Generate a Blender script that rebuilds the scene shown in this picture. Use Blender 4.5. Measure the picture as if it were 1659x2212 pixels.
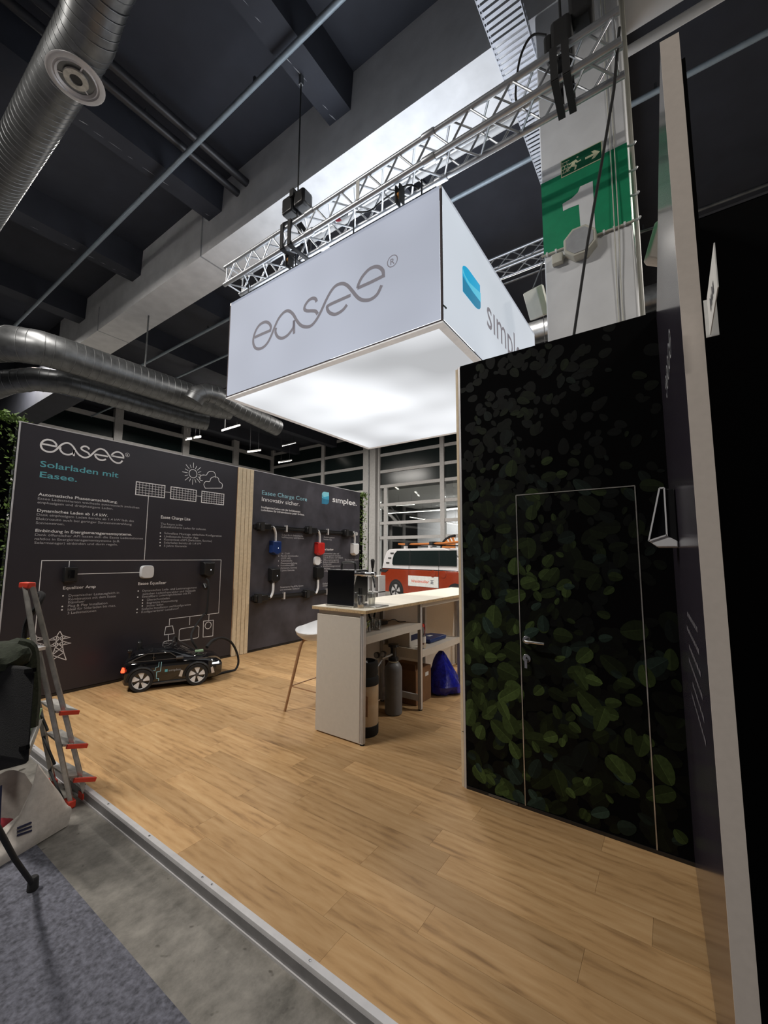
import bpy, bmesh, math, random
from mathutils import Vector, Matrix
random.seed(7)
scn = bpy.context.scene
for o in list(bpy.data.objects): bpy.data.objects.remove(o)
COL = scn.collection

# ---------------------------------------------------------------- camera
W, H, CX, CY = 1659, 2212, 829.5, 1106.0
VP1 = (1457.0, 1205.0); VP2 = (-461.0, 1197.5)            # vanishing points of world +Y and -X
F = math.sqrt(-((VP1[0]-CX)*(VP2[0]-CX) + (VP1[1]-CY)*(VP2[1]-CY)))
aY = Vector((VP1[0]-CX, VP1[1]-CY, F)).normalized()
aX = -Vector((VP2[0]-CX, VP2[1]-CY, F)).normalized()
aX = (aX - aY*aX.dot(aY)).normalized()
aZ = aX.cross(aY)
CAMP = Vector((0, 0, 1.56))
def w_of(c): return Vector((aX.dot(c), aY.dot(c), aZ.dot(c)))
cr, cd, cf = w_of(Vector((1,0,0))), w_of(Vector((0,1,0))), w_of(Vector((0,0,1)))
cam = bpy.data.cameras.new('camera'); camo = bpy.data.objects.new('camera', cam); COL.objects.link(camo)
m = Matrix.Identity(4)
for i in range(3): m[i][0], m[i][1], m[i][2], m[i][3] = cr[i], -cd[i], -cf[i], CAMP[i]
camo.matrix_world = m
cam.sensor_fit = 'VERTICAL'; cam.sensor_height = 24.0; cam.lens = F/H*24.0; cam.clip_start = .02; cam.clip_end = 200
scn.camera = camo
scn.view_settings.view_transform = 'Standard'; scn.view_settings.look = 'None'
scn.view_settings.gamma = 1; scn.view_settings.use_curve_mapping = False
scn.view_settings.exposure = 0.0
# ---------------------------------------------------------------- world + unseen lamps at ceiling height
wd = bpy.data.worlds.new('world'); scn.world = wd; wd.use_nodes = True
wd.node_tree.nodes['Background'].inputs[0].default_value = (.55, .6, .7, 1)
wd.node_tree.nodes['Background'].inputs[1].default_value = .012
def lamp(name, loc, size, size_y, power, col=(1,.95,.88), rot=(0,0,0), spread=math.pi):
    l = bpy.data.lights.new(name, 'AREA'); l.shape = 'RECTANGLE'; l.size = size; l.size_y = size_y
    l.energy = power; l.color = col; l.spread = spread
    o = bpy.data.objects.new(name, l); COL.objects.link(o); o.location = loc; o.rotation_euler = rot
    return o
lamp('unseen_lamp', (5.0, -.9, 6.9), 2.4, .25, 300)            # unseen area lights without fixtures; this one follows the folded sign's shadow
lamp('unseen_lamp', (-5.2, -1.4, 6.9), 2.4, .25, 470)  # added to brighten the floor and the counter end
lamp('unseen_lamp', (-7.5, 1.6, 6.9), 2.4, .25, 110)
lamp('unseen_lamp', (-2.9, 8.0, 6.9), 2.4, .25, 240)
lamp('unseen_lamp', (2.5, 7.0, 6.9), 2.4, .25, 300)  # added to light the open shelves under the counter
lamp('unseen_lamp', (-7.5, 10.0, 6.9), 2.4, .25, 420)
lamp('unseen_lamp', (-14.0, 9.0, 6.9), 2.4, .25, 800)
lamp('unseen_lamp', (-14.0, 3.0, 6.9), 2.4, .25, 300)  # added to brighten the dark background on the left

# ---------------------------------------------------------------- pixel helpers (photo pixel -> point on a real plane)
def ray(px, py): return w_of(Vector(((px-CX)/F, (py-CY)/F, 1)))
def onz(px, py, z): d = ray(px, py); return CAMP + d*((z-CAMP.z)/d.z)
def onx(px, py, x): d = ray(px, py); return CAMP + d*((x-CAMP.x)/d.x)
def ony(px, py, y): d = ray(px, py); return CAMP + d*((y-CAMP.y)/d.y)
class Plane:
    def __init__(s, o, ux, n): s.o, s.ux, s.n, s.uz = Vector(o), Vector(ux), Vector(n), Vector((0,0,1))
    def uv(s, px, py):
        d = ray(px, py); t = (s.o-CAMP).dot(s.n)/d.dot(s.n); p = CAMP + d*t - s.o
        return p.dot(s.ux), p.z
    def pt(s, u, v, off=0): return s.o + s.ux*u + s.uz*v + s.n*off

# ---------------------------------------------------------------- materials
MATS = {}
def srgb(c): return tuple((x/255/12.92 if x/255 <= .04045 else ((x/255+.055)/1.055)**2.4) for x in c)
def mat(name, col, rough=.5, metal=0, var=.06, scale=14, emit=None, estr=0, bump=0, spec=None, trans=0, ior=None, alpha=1, coat=0, vcol=None):
    if name in MATS: return MATS[name]
    m = bpy.data.materials.new(name); m.use_nodes = True; MATS[name] = m
    nt = m.node_tree; b = nt.nodes['Principled BSDF']; L = nt.links
    b.inputs['Roughness'].default_value = rough; b.inputs['Metallic'].default_value = metal
    if spec is not None: b.inputs['Specular IOR Level'].default_value = spec
    if ior: b.inputs['IOR'].default_value = ior
    if trans: b.inputs['Transmission Weight'].default_value = trans
    if alpha < 1: b.inputs['Alpha'].default_value = alpha
    if coat: b.inputs['Coat Weight'].default_value = coat; b.inputs['Coat Roughness'].default_value = .05
    tc = nt.nodes.new('ShaderNodeNewGeometry')
    nz = nt.nodes.new('ShaderNodeTexNoise'); nz.inputs['Scale'].default_value = scale; nz.inputs['Detail'].default_value = 5
    L.new(tc.outputs['Position'], nz.inputs['Vector'])
    if vcol:
        at = nt.nodes.new('ShaderNodeVertexColor'); at.layer_name = vcol
        src = at.outputs['Color']
    else:
        rgb = nt.nodes.new('ShaderNodeRGB'); rgb.outputs[0].default_value = (*col, 1); src = rgb.outputs[0]
    hs = nt.nodes.new('ShaderNodeHueSaturation')
    mr = nt.nodes.new('ShaderNodeMapRange'); mr.inputs['To Min'].default_value = 1-var*2; mr.inputs['To Max'].default_value = 1+var*2
    mr.inputs['From Min'].default_value = .25; mr.inputs['From Max'].default_value = .75
    L.new(nz.outputs['Fac'], mr.inputs['Value']); L.new(mr.outputs[0], hs.inputs['Value'])
    L.new(src, hs.inputs['Color']); L.new(hs.outputs[0], b.inputs['Base Color'])
    if bump:
        bp = nt.nodes.new('ShaderNodeBump'); bp.inputs['Strength'].default_value = bump; bp.inputs['Distance'].default_value = .01
        L.new(nz.outputs['Fac'], bp.inputs['Height']); L.new(bp.outputs[0], b.inputs['Normal'])
    if emit:
        b.inputs['Emission Color'].default_value = (*emit, 1); b.inputs['Emission Strength'].default_value = estr
    return m
def glass_mat(name, tint=(1,1,1), refl=.1, rough=.02):
    if name in MATS: return MATS[name]
    m = bpy.data.materials.new(name); m.use_nodes = True; MATS[name] = m
    nt = m.node_tree; nt.nodes.remove(nt.nodes['Principled BSDF']); out = nt.nodes['Material Output']
    t = nt.nodes.new('ShaderNodeBsdfTransparent'); t.inputs[0].default_value = (*tint, 1)
    g = nt.nodes.new('ShaderNodeBsdfGlossy'); g.inputs['Roughness'].default_value = rough
    lw = nt.nodes.new('ShaderNodeLayerWeight'); lw.inputs['Blend'].default_value = .25
    mu = nt.nodes.new('ShaderNodeMath'); mu.operation = 'MULTIPLY_ADD'; mu.inputs[1].default_value = .6; mu.inputs[2].default_value = refl
    nt.links.new(lw.outputs['Facing'], mu.inputs[0])
    mx = nt.nodes.new('ShaderNodeMixShader'); nt.links.new(mu.outputs[0], mx.inputs[0])
    nt.links.new(t.outputs[0], mx.inputs[1]); nt.links.new(g.outputs[0], mx.inputs[2]); nt.links.new(mx.outputs[0], out.inputs[0])
    return m

M = lambda n: MATS[n]
mat('concrete_dark', (.029,.032,.044), .75, var=.08, scale=3, bump=.15)
mat('concrete_grey', (.74,.74,.75), .85, var=.05, scale=4, bump=.1)
mat('column_white', (.72,.73,.75), .7, var=.03, scale=6, bump=.08)
mat('scuff', (.36,.37,.39), .8)
mat('print_charcoal', (.030,.027,.035), .42, var=.05, scale=3, spec=.45)
mat('print_slate', (.052,.050,.062), .5, var=.20, scale=3.2, spec=.4)
mat('print_gloss', (.034,.029,.041), .17, var=.05, scale=3, spec=.5)
mat('ink_white', (.88,.88,.90), .6)
mat('ink_grey', (.50,.50,.53), .6)
mat('ink_dim', (.11,.105,.12), .6)
mat('ink_teal', srgb((96,176,190)), .6)
mat('ink_sky', srgb((150,205,220)), .6)
mat('panel_edge', (.55,.55,.58), .5)
mat('panel_beige', (.56,.50,.45), .7, var=.02, scale=60)
mat('panel_white', (.60,.56,.50), .55, var=.015, scale=40)
mat('alu', (.60,.59,.60), .42, .35, var=.04)
mat('alu_truss', (.50,.52,.55), .38, .8, var=.05)
mat('alu_shaded', (.22,.215,.22), .5, .3)  # same aluminium, colour darkened for the shade on the profile's side
mat('alu_worn', (.52,.50,.47), .36, .75, var=.15, scale=20)
mat('galv', (.17,.175,.18), .38, .8, var=.15, scale=8)
mat('duct_seam', (.22,.225,.23), .4, .8)
mat('pipe_grey', (.30,.36,.41), .45, .2)
mat('pipe_black', (.03,.03,.035), .4, .2)
mat('steel', (.6,.6,.6), .25, 1, var=.03)
mat('chrome', (.85,.85,.86), .08, 1, var=.02)
mat('black_plastic', (.012,.012,.013), .35)
mat('black_gloss', (.006,.006,.007), .06, spec=.6, coat=.5)
mat('black_matt', (.0022,.0022,.0025), .95, spec=.05)
mat('black_fabric', (.010,.010,.011), .95, bump=.4, scale=200)
mat('green_fabric', (.016,.021,.011), .95, var=.2, bump=.4, scale=60)
mat('white_plastic', (.75,.76,.78), .4, var=.02)
mat('cream_plastic', (.55,.54,.47), .5, var=.03)
mat('white_paint', (.55,.55,.55), .5, var=.03)
mat('frame_paint', (.46,.45,.44), .5, var=.05)
mat('red_plastic', (.62,.05,.025), .45)
mat('orange_red', (.72,.10,.03), .5)
mat('blue_plastic', (.012,.035,.15), .35)
mat('charger_red', (.55,.025,.02), .35)
mat('birch', (.72,.60,.42), .6, var=.05, scale=25)
mat('birch_top', (.80,.74,.62), .45, var=.03, scale=9)
mat('ply_edge', (.50,.36,.20), .7, var=.15, scale=60)
mat('oak', (.36,.20,.10), .5, var=.1, scale=30)
mat('cardboard', (.20,.10,.045), .85, var=.06, scale=18)
mat('cardboard_dark', (.13,.065,.03), .85)
mat('keg_cream', (.56,.43,.29), .35, .1)
mat('gas_grey', (.14,.14,.145), .45, var=.08)
mat('blue_bag', (.012,.015,.24), .22, var=.25, scale=30, bump=.5)
mat('cotton', (.60,.55,.50), .95, var=.06, scale=30, bump=.25)
mat('navy', (.02,.022,.06), .9)
mat('crimson', (.20,.012,.02), .9, var=.3)
mat('paper_green', (.32,.48,.30), .8, var=.3, scale=6)
mat('paper_white', (.72,.72,.70), .8)
mat('carpet', (.098,.100,.124), .98, var=.30, scale=55, bump=.6)
mat('sign_green', (.0,.26,.115), .55, var=.04)
mat('sign_dark_green', (.0,.11,.05), .5)
mat('sign_glow', (.72,.74,.50), .6)
mat('orange_paint', (.27,.034,.011), .18, coat=.6, var=.03)
mat('van_white', (.66,.65,.66), .2, coat=.5, var=.02)
mat('flag_orange', (.50,.16,.03), .7)
mat('rubber', (.012,.012,.013), .8)
mat('grey_ink', (.12,.115,.125), .6)
mat('wall_plain', (.50,.50,.49), .85)
mat('room_wall', (.62,.62,.66), .85)
mat('joint', (.10,.06,.035), .9)
mat('tape_yellow', (.70,.62,.10), .5)
mat('amber', (.55,.22,.03), .4)
mat('beer', (.55,.27,.03), .2)
mat('lime', (.25,.42,.05), .6)
mat('tray_white', (.58,.60,.66), .5, .2)
glass_mat('clear_glass', (.92,.95,.95), .10)
glass_mat('cup_glass', (.90,.90,.88), .16)
mat('dark_pane', (.010,.016,.016), .2, spec=.25)
mat('tail_red', (.3,.01,.005), .3, emit=(1,.06,.02), estr=3.5)
mat('lamp_white', (.9,.9,.9), .4, emit=(1,.93,.82), estr=6)
mat('led_white', (.9,.9,.9), .4, emit=(.8,.9,1), estr=1.2)
# wood vinyl: grain runs along X, every board shifted by its own random value
def wood():
    m = bpy.data.materials.new('vinyl_oak'); m.use_nodes = True; MATS['vinyl_oak'] = m
    nt = m.node_tree; N = nt.nodes.new; L = nt.links.new; b = nt.nodes['Principled BSDF']
    g = N('ShaderNodeNewGeometry'); oi = N('ShaderNodeObjectInfo')
    mul = N('ShaderNodeVectorMath'); mul.operation = 'MULTIPLY'; mul.inputs[1].default_value = (1.0, 5.5, 1)
    L(g.outputs['Position'], mul.inputs[0])
    cmb = N('ShaderNodeCombineXYZ'); mm = N('ShaderNodeMath'); mm.operation = 'MULTIPLY'; mm.inputs[1].default_value = 60
    L(oi.outputs['Random'], mm.inputs[0]); L(mm.outputs[0], cmb.inputs['X']); L(mm.outputs[0], cmb.inputs['Z'])
    ad = N('ShaderNodeVectorMath'); ad.operation = 'ADD'; L(mul.outputs[0], ad.inputs[0]); L(cmb.outputs[0], ad.inputs[1])
    n1 = N('ShaderNodeTexNoise'); n1.inputs['Scale'].default_value = 1.6; n1.inputs['Detail'].default_value = 6; n1.inputs['Distortion'].default_value = 1.2
    L(ad.outputs[0], n1.inputs['Vector'])
    n2 = N('ShaderNodeTexNoise'); n2.inputs['Scale'].default_value = 7; n2.inputs['Detail'].default_value = 4; n2.inputs['Distortion'].default_value = .6
    L(ad.outputs[0], n2.inputs['Vector'])
    mx = N('ShaderNodeMath'); mx.operation = 'MULTIPLY_ADD'; mx.inputs[1].default_value = .42; L(n2.outputs['Fac'], mx.inputs[0])
    m2 = N('ShaderNodeMath'); m2.operation = 'MULTIPLY'; m2.inputs[1].default_value = .58; L(n1.outputs['Fac'], m2.inputs[0]); L(m2.outputs[0], mx.inputs[2])
    wv = N('ShaderNodeTexWave'); wv.wave_type = 'BANDS'; wv.bands_direction = 'Y'; wv.inputs['Scale'].default_value = 1.1
    wv.inputs['Distortion'].default_value = 7; wv.inputs['Detail'].default_value = 3; wv.inputs['Detail Scale'].default_value = .9
    L(ad.outputs[0], wv.inputs['Vector'])
    ww = N('ShaderNodeMath'); ww.operation = 'MULTIPLY_ADD'; ww.inputs[1].default_value = .10; L(wv.outputs['Fac'], ww.inputs[0]); L(mx.outputs[0], ww.inputs[2]); mx = ww
    r = N('ShaderNodeValToRGB'); e = r.color_ramp.elements
    e[0].position = .33; e[0].color = (.27,.155,.07,1); e[1].position = .74; e[1].color = (.56,.365,.185,1)
    x = e.new(.51); x.color = (.47,.285,.13,1)
    L(mx.outputs[0], r.inputs[0])
    hs = N('ShaderNodeHueSaturation'); mr = N('ShaderNodeMapRange'); mr.inputs['To Min'].default_value = .82; mr.inputs['To Max'].default_value = 1.08
    L(oi.outputs['Random'], mr.inputs['Value']); L(mr.outputs[0], hs.inputs['Value']); L(r.outputs[0], hs.inputs['Color'])
    L(hs.outputs[0], b.inputs['Base Color']); b.inputs['Roughness'].default_value = .55; b.inputs['Specular IOR Level'].default_value = .25
wood()
# raw concrete floor of the hall: clouds, dirt spots
def concrete():
    m = bpy.data.materials.new('hall_concrete'); m.use_nodes = True; MATS['hall_concrete'] = m
    nt = m.node_tree; N = nt.nodes.new; L = nt.links.new; b = nt.nodes['Principled BSDF']
    g = N('ShaderNodeNewGeometry')
    n1 = N('ShaderNodeTexNoise'); n1.inputs['Scale'].default_value = 6; n1.inputs['Detail'].default_value = 10; n1.inputs['Roughness'].default_value = .72
    mul = N('ShaderNodeVectorMath'); mul.operation = 'MULTIPLY'; mul.inputs[1].default_value = (1, .75, 1)
    L(g.outputs['Position'], mul.inputs[0]); L(mul.outputs[0], n1.inputs['Vector'])
    r = N('ShaderNodeValToRGB'); e = r.color_ramp.elements
    e[0].position = .33; e[0].color = (.085,.079,.068,1); e[1].position = .68; e[1].color = (.26,.243,.216,1)
    L(n1.outputs['Fac'], r.inputs[0])
    n2 = N('ShaderNodeTexNoise'); n2.inputs['Scale'].default_value = 14; n2.inputs['Detail'].default_value = 2
    L(g.outputs['Position'], n2.inputs['Vector'])
    r2 = N('ShaderNodeValToRGB'); r2.color_ramp.elements[0].position = .26; r2.color_ramp.elements[0].color = (.25,.23,.2,1)
    r2.color_ramp.elements[1].position = .33; r2.color_ramp.elements[1].color = (1,1,1,1)
    L(n2.outputs['Fac'], r2.inputs[0])
    mx = N('ShaderNodeMixRGB'); mx.blend_type = 'MULTIPLY'; mx.inputs[0].default_value = 1
    L(r.outputs[0], mx.inputs[1]); L(r2.outputs[0], mx.inputs[2]); L(mx.outputs[0], b.inputs['Base Color'])
    b.inputs['Roughness'].default_value = .6
concrete()
# back-lit textile of the hanging light box: lamps inside make soft bright patches
def lit_fabric(name, base, lo, hi, scale, offs):
    m = bpy.data.materials.new(name); m.use_nodes = True; MATS[name] = m
    nt = m.node_tree; N = nt.nodes.new; L = nt.links.new; b = nt.nodes['Principled BSDF']
    g = N('ShaderNodeNewGeometry'); n1 = N('ShaderNodeTexNoise'); n1.inputs['Scale'].default_value = scale; n1.inputs['Detail'].default_value = 1
    ad = N('ShaderNodeVectorMath'); ad.operation = 'ADD'; ad.inputs[1].default_value = offs
    L(g.outputs['Position'], ad.inputs[0]); L(ad.outputs[0], n1.inputs['Vector'])
    mr = N('ShaderNodeMapRange'); mr.inputs['From Min'].default_value = .32; mr.inputs['From Max'].default_value = .68
    mr.inputs['To Min'].default_value = lo; mr.inputs['To Max'].default_value = hi
    L(n1.outputs['Fac'], mr.inputs['Value']); L(mr.outputs[0], b.inputs['Emission Strength'])
    b.inputs['Emission Color'].default_value = (*base, 1); b.inputs['Base Color'].default_value = (.08,.08,.085,1); b.inputs['Roughness'].default_value = .9
lit_fabric('fabric_front', (.78,.84,1.0), .46, .60, .8, (0,0,0))
lit_fabric('fabric_side', (.84,.91,1.0), .60, .72, .6, (3,1,0))
lit_fabric('fabric_bottom', (.93,.96,1.0), .50, 1.18, .72, (2.3,.4,0))
lit_fabric('fabric_top', (.86,.92,1.0), 3.6, 4.2, .8, (0,0,0))

# ---------------------------------------------------------------- mesh helpers
def V(*a): return Vector(a)
class MB:
    def __init__(s): s.v, s.f = [], []
    def add(s, vs, fs):
        n = len(s.v); s.v += [Vector(p) for p in vs]; s.f += [tuple(i+n for i in f) for f in fs]; return s
    def box(s, x0, x1, y0, y1, z0, z1):
        return s.add([(x0,y0,z0),(x1,y0,z0),(x1,y1,z0),(x0,y1,z0),(x0,y0,z1),(x1,y0,z1),(x1,y1,z1),(x0,y1,z1)],
                     [(0,3,2,1),(4,5,6,7),(0,1,5,4),(1,2,6,5),(2,3,7,6),(3,0,4,7)])
    def bar(s, a, b, w, h, up=(0,0,1)):                      # rectangular bar from a to b
        a, b = Vector(a), Vector(b); d = (b-a).normalized(); u = Vector(up)
        if abs(d.dot(u)) > .98: u = Vector((0,1,0))
        r = d.cross(u).normalized(); u = r.cross(d)
        q = [(-w/2,-h/2),(w/2,-h/2),(w/2,h/2),(-w/2,h/2)]
        return s.add([a+r*i+u*j for i,j in q]+[b+r*i+u*j for i,j in q], [(3,2,1,0),(4,5,6,7),(0,1,5,4),(1,2,6,5),(2,3,7,6),(3,0,4,7)])
    def tube(s, pts, r, n=8, caps=True):                     # round tube along a polyline; r may be a list
        pts = [Vector(p) for p in pts]; rs = r if isinstance(r, (list,tuple)) else [r]*len(pts)
        rings = []; u = None
        for i, p in enumerate(pts):
            d = (pts[min(i+1,len(pts)-1)]-pts[max(i-1,0)]).normalized()
            if u is None:
                t = Vector((0,0,1)) if abs(d.z) < .9 else Vector((1,0,0)); u = d.cross(t).normalized()
            else: u = (u - d*u.dot(d)).normalized()
            w = d.cross(u)
            rings.append([p+(u*math.cos(2*math.pi*k/n)+w*math.sin(2*math.pi*k/n))*rs[i] for k in range(n)])
        b = len(s.v); s.v += [q for rg in rings for q in rg]
        for i in range(len(pts)-1):
            for k in range(n):
                s.f.append((b+i*n+k, b+i*n+(k+1)%n, b+(i+1)*n+(k+1)%n, b+(i+1)*n+k))
        if caps:
            s.f.append(tuple(b+k for k in reversed(range(n)))); e = b+(len(pts)-1)*n; s.f.append(tuple(e+k for k in range(n)))
        return s
    def lathe(s, prof, c=(0,0,0), n=24, axis='z', caps=True):           # profile [(r,h)...]
        c = Vector(c); b = len(s.v)
        for r, h in prof:
            for k in range(n):
                a = 2*math.pi*k/n; x, y = r*math.cos(a), r*math.sin(a)
                s.v.append(c + (V(x,y,h) if axis == 'z' else V(x,h,y) if axis == 'y' else V(h,x,y)))
        for i in range(len(prof)-1):
            for k in range(n):
                q = (b+i*n+k, b+i*n+(k+1)%n, b+(i+1)*n+(k+1)%n, b+(i+1)*n+k)
                s.f.append(q if axis != 'y' else q[::-1])
        if caps and prof[0][0] > 1e-5: s.f.append(tuple(b+k for k in (reversed(range(n)) if axis != 'y' else range(n))))
        e = b+(len(prof)-1)*n
        if caps and prof[-1][0] > 1e-5: s.f.append(tuple(e+k for k in (range(n) if axis != 'y' else reversed(range(n)))))
        return s
    def prism(s, poly, d, caps=True):                        # 3-D polygon extruded by vector d
        poly = [Vector(p) for p in poly]; d = Vector(d); n = len(poly)
        fs = [(i,(i+1)%n,n+(i+1)%n,n+i) for i in range(n)]
        if caps: fs += [tuple(reversed(range(n))), tuple(range(n,2*n))]
        return s.add(poly+[p+d for p in poly], fs)
    def loft(s, rings, caps=True):
        n = len(rings[0]); b = len(s.v); s.v += [Vector(p) for r in rings for p in r]
        for i in range(len(rings)-1):
            for k in range(n): s.f.append((b+i*n+k, b+i*n+(k+1)%n, b+(i+1)*n+(k+1)%n, b+(i+1)*n+k))
        if caps: s.f.append(tuple(b+k for k in reversed(range(n)))); e = b+(len(rings)-1)*n; s.f.append(tuple(e+k for k in range(n)))
        return s
    def ball(s, c, r, nu=12, nv=8):
        r = r if isinstance(r, (tuple,list)) else (r,r,r); c = Vector(c)
        rings = []
        for j in range(nv+1):
            t = math.pi*(.02+.96*j/nv)
            rings.append([c+V(r[0]*math.sin(t)*math.cos(2*math.pi*k/nu), r[1]*math.sin(t)*math.sin(2*math.pi*k/nu), -r[2]*math.cos(t)) for k in range(nu)])
        return s.loft(rings)
    def quad(s, *p): return s.add(p, [tuple(range(len(p)))])
    def build(s, name, mt, parent=None, smooth=True, bevel=0, local=False):
        vs = s.v
        if parent is not None and not parent.get('_local') and not local:
            off = parent.location.copy(); q = parent.parent
            while q is not None: off += q.location; q = q.parent
            vs = [p-off for p in vs]
        me = bpy.data.meshes.new(name); me.from_pydata([tuple(p) for p in vs], [], s.f); me.update()
        bm = bmesh.new(); bm.from_mesh(me); bmesh.ops.recalc_face_normals(bm, faces=bm.faces) if len(bm.faces) < 4000 and s.closed() else None
        bm.to_mesh(me); bm.free()
        if smooth:
            me.polygons.foreach_set('use_smooth', [True]*len(me.polygons))
            try: me.set_sharp_from_angle(angle=math.radians(38))
            except Exception: pass
        me.materials.append(MATS[mt] if isinstance(mt, str) else mt)
        o = bpy.data.objects.new(name, me); COL.objects.link(o)
        if parent is not None:
            o.parent = parent
            if parent.get('_local'): o['_local'] = 1
        if bevel:
            bv = o.modifiers.new('bevel', 'BEVEL'); bv.width = bevel; bv.segments = 2; bv.limit_method = 'ANGLE'
        return o
    def closed(s): return True
def tag(o, label, cat, group=None, kind=None):
    if label: o['label'] = label
    if cat: o['category'] = cat
    if group: o['group'] = group
    if kind: o['kind'] = kind
    return o
def thing(name, label, cat, loc=(0,0,0), rotz=0, group=None, local=False):
    o = bpy.data.objects.new(name, None); COL.objects.link(o); o.location = loc; o.rotation_euler = (0,0,rotz)
    o.empty_display_size = .05
    if local: o['_local'] = 1
    return tag(o, label, cat, group)
def struct(o, label=None): o['kind'] = 'structure'; (label and o.__setitem__('label', label)); return o
def copy_tree(o, parent=None):
    c = o.copy(); COL.objects.link(c); c.parent = parent
    for ch in [x for x in bpy.data.objects if x.parent == o and x != c]: copy_tree(ch, c)
    return c
def box(name, mt, b, parent=None, bevel=0): return MB().box(*b).build(name, mt, parent, bevel=bevel)
def cat(pts, n=6, closed=False):                            # Catmull-Rom through points
    P = [Vector(p) for p in pts]; out = []; m_ = len(P)
    rng = range(m_ if closed else m_-1)
    for i in rng:
        g = (lambda k: P[k % m_]) if closed else (lambda k: P[max(0,min(m_-1,k))])
        a, b, c, d = g(i-1), g(i), g(i+1), g(i+2)
        for j in range(n):
            t = j/n
            out.append(.5*((2*b)+(c-a)*t+(2*a-5*b+4*c-d)*t*t+(3*b-a-3*c+d)*t**3))
    if not closed: out.append(P[-1])
    return out
# flat print on a plane: ribbons, filled shapes, lettering (u right, v up, all on plane pl)
PO = .0012
def ribbon(mb, pl, pts, w, closed=False, off=PO):
    P = [Vector((p[0],p[1])) for p in pts]; n = len(P); L_, R_ = [], []
    for i in range(n):
        a = P[(i-1) % n] if closed or i > 0 else None; b = P[(i+1) % n] if closed or i < n-1 else None
        d1 = (P[i]-a).normalized() if a is not None and (P[i]-a).length > 1e-9 else None
        d2 = (b-P[i]).normalized() if b is not None and (b-P[i]).length > 1e-9 else None
        d1 = d1 or d2; d2 = d2 or d1
        nn = Vector((-(d1.y+d2.y), d1.x+d2.x))
        nn = nn.normalized() if nn.length > 1e-6 else Vector((-d1.y, d1.x))
        k = max(.5, nn.dot(Vector((-d1.y, d1.x)))); nn = nn*(w/2/k)
        L_.append(P[i]+nn); R_.append(P[i]-nn)
    fs = [(i, (i+1) % n, n+(i+1) % n, n+i) for i in range(n if closed else n-1)]
    mb.add([pl.pt(p.x,p.y,off) for p in L_]+[pl.pt(p.x,p.y,off) for p in R_], [f[::-1] for f in fs])
def line(mb, pl, a, b, w, off=PO): ribbon(mb, pl, [a, b], w, off=off)
def fill(mb, pl, pts, off=PO): mb.quad(*[pl.pt(p[0],p[1],off) for p in pts])
_tc = {}
def text_verts(s, bold=False):
    k = (s, bold)
    if k not in _tc:
        cu = bpy.data.curves.new('t', 'FONT'); cu.body = s; cu.size = 1; cu.resolution_u = 3; cu.fill_mode = 'FRONT'
        if bold: cu.offset = .012
        ob = bpy.data.objects.new('t', cu); COL.objects.link(ob); bpy.context.view_layer.update()
        dg = bpy.context.evaluated_depsgraph_get(); me = ob.evaluated_get(dg).to_mesh()
        vs = [(v.co.x, v.co.y) for v in me.vertices]; fs = [tuple(p.vertices) for p in me.polygons]
        ob.evaluated_get(dg).to_mesh_clear(); bpy.data.objects.remove(ob); bpy.data.curves.remove(cu)
        _tc[k] = (vs, fs)
    return _tc[k]
def lettering(mb, pl, s, u, v, width, cap, bold=False, slant=0, off=PO):
    vs, fs = text_verts(s, bold)
    x0 = min(a for a,_ in vs); x1 = max(a for a,_ in vs); sx = width/(x1-x0); sy = cap/.72
    mb.add([pl.pt(u+(a-x0)*sx+slant*b*sy, v+b*sy, off) for a,b in vs], fs)
def word(mb, pl, s, l, r, cap_px, bold=False, slant=0):      # s between baseline pixels l and r
    u0, v0 = pl.uv(*l); u1, v1 = pl.uv(*r); c = pl.uv(l[0], l[1]-cap_px)[1]-v0
    lettering(mb, pl, s, u0, (v0+v1)/2, u1-u0, c, bold, slant)
def flat(mb, name, mt, parent): return mb.build(name, mt, parent, smooth=False)
MB.closed = lambda s: False if getattr(s, 'nofix', False) else True

# ================================================================ THE SETTING
FZ = -.07
o = MB().box(-40, 25, -12, 40, FZ-.2, FZ).build('floor', 'hall_concrete'); struct(o)
o = MB().box(-14, 1.2, -6, .955, FZ, FZ+.006).build('carpet', 'carpet'); struct(o, 'blue grey needle felt carpet on the hall floor')
# stage with single vinyl boards
stage = MB().box(-5.80, .09, 1.29, 7.35, FZ, -.004).build('stage_floor', 'joint'); struct(stage, 'raised booth floor laid with oak vinyl boards')
def planks():
    pw, gap, x0, x1, y0, y1 = .165, .0009, -5.79, .085, 1.316, 7.34
    rows = int((y1-y0)/pw)+1; n = 0; shared = {}
    for r in range(rows):
        ya, yb = y0+r*pw, min(y0+(r+1)*pw, y1)
        xs = [x0]; x = x0+random.uniform(.25,1.0)
        while x < x1-.25: xs.append(x); x += 1.02
        xs.append(x1)
        for a, b in zip(xs, xs[1:]):
            if a > -1.0 and ya > 2.95: continue                  # behind the leaf wall
            k = round(b-a, 2), round(yb-ya, 3)
            w, d = b-a-gap, yb-ya-gap
            o = MB().box(0, w, 0, d, -.0038, 0).build('plank', 'vinyl_oak', local=True, smooth=False)
            o.parent = stage; o.location = (a, ya, 0); n += 1
    return n
NPL = planks()
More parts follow.
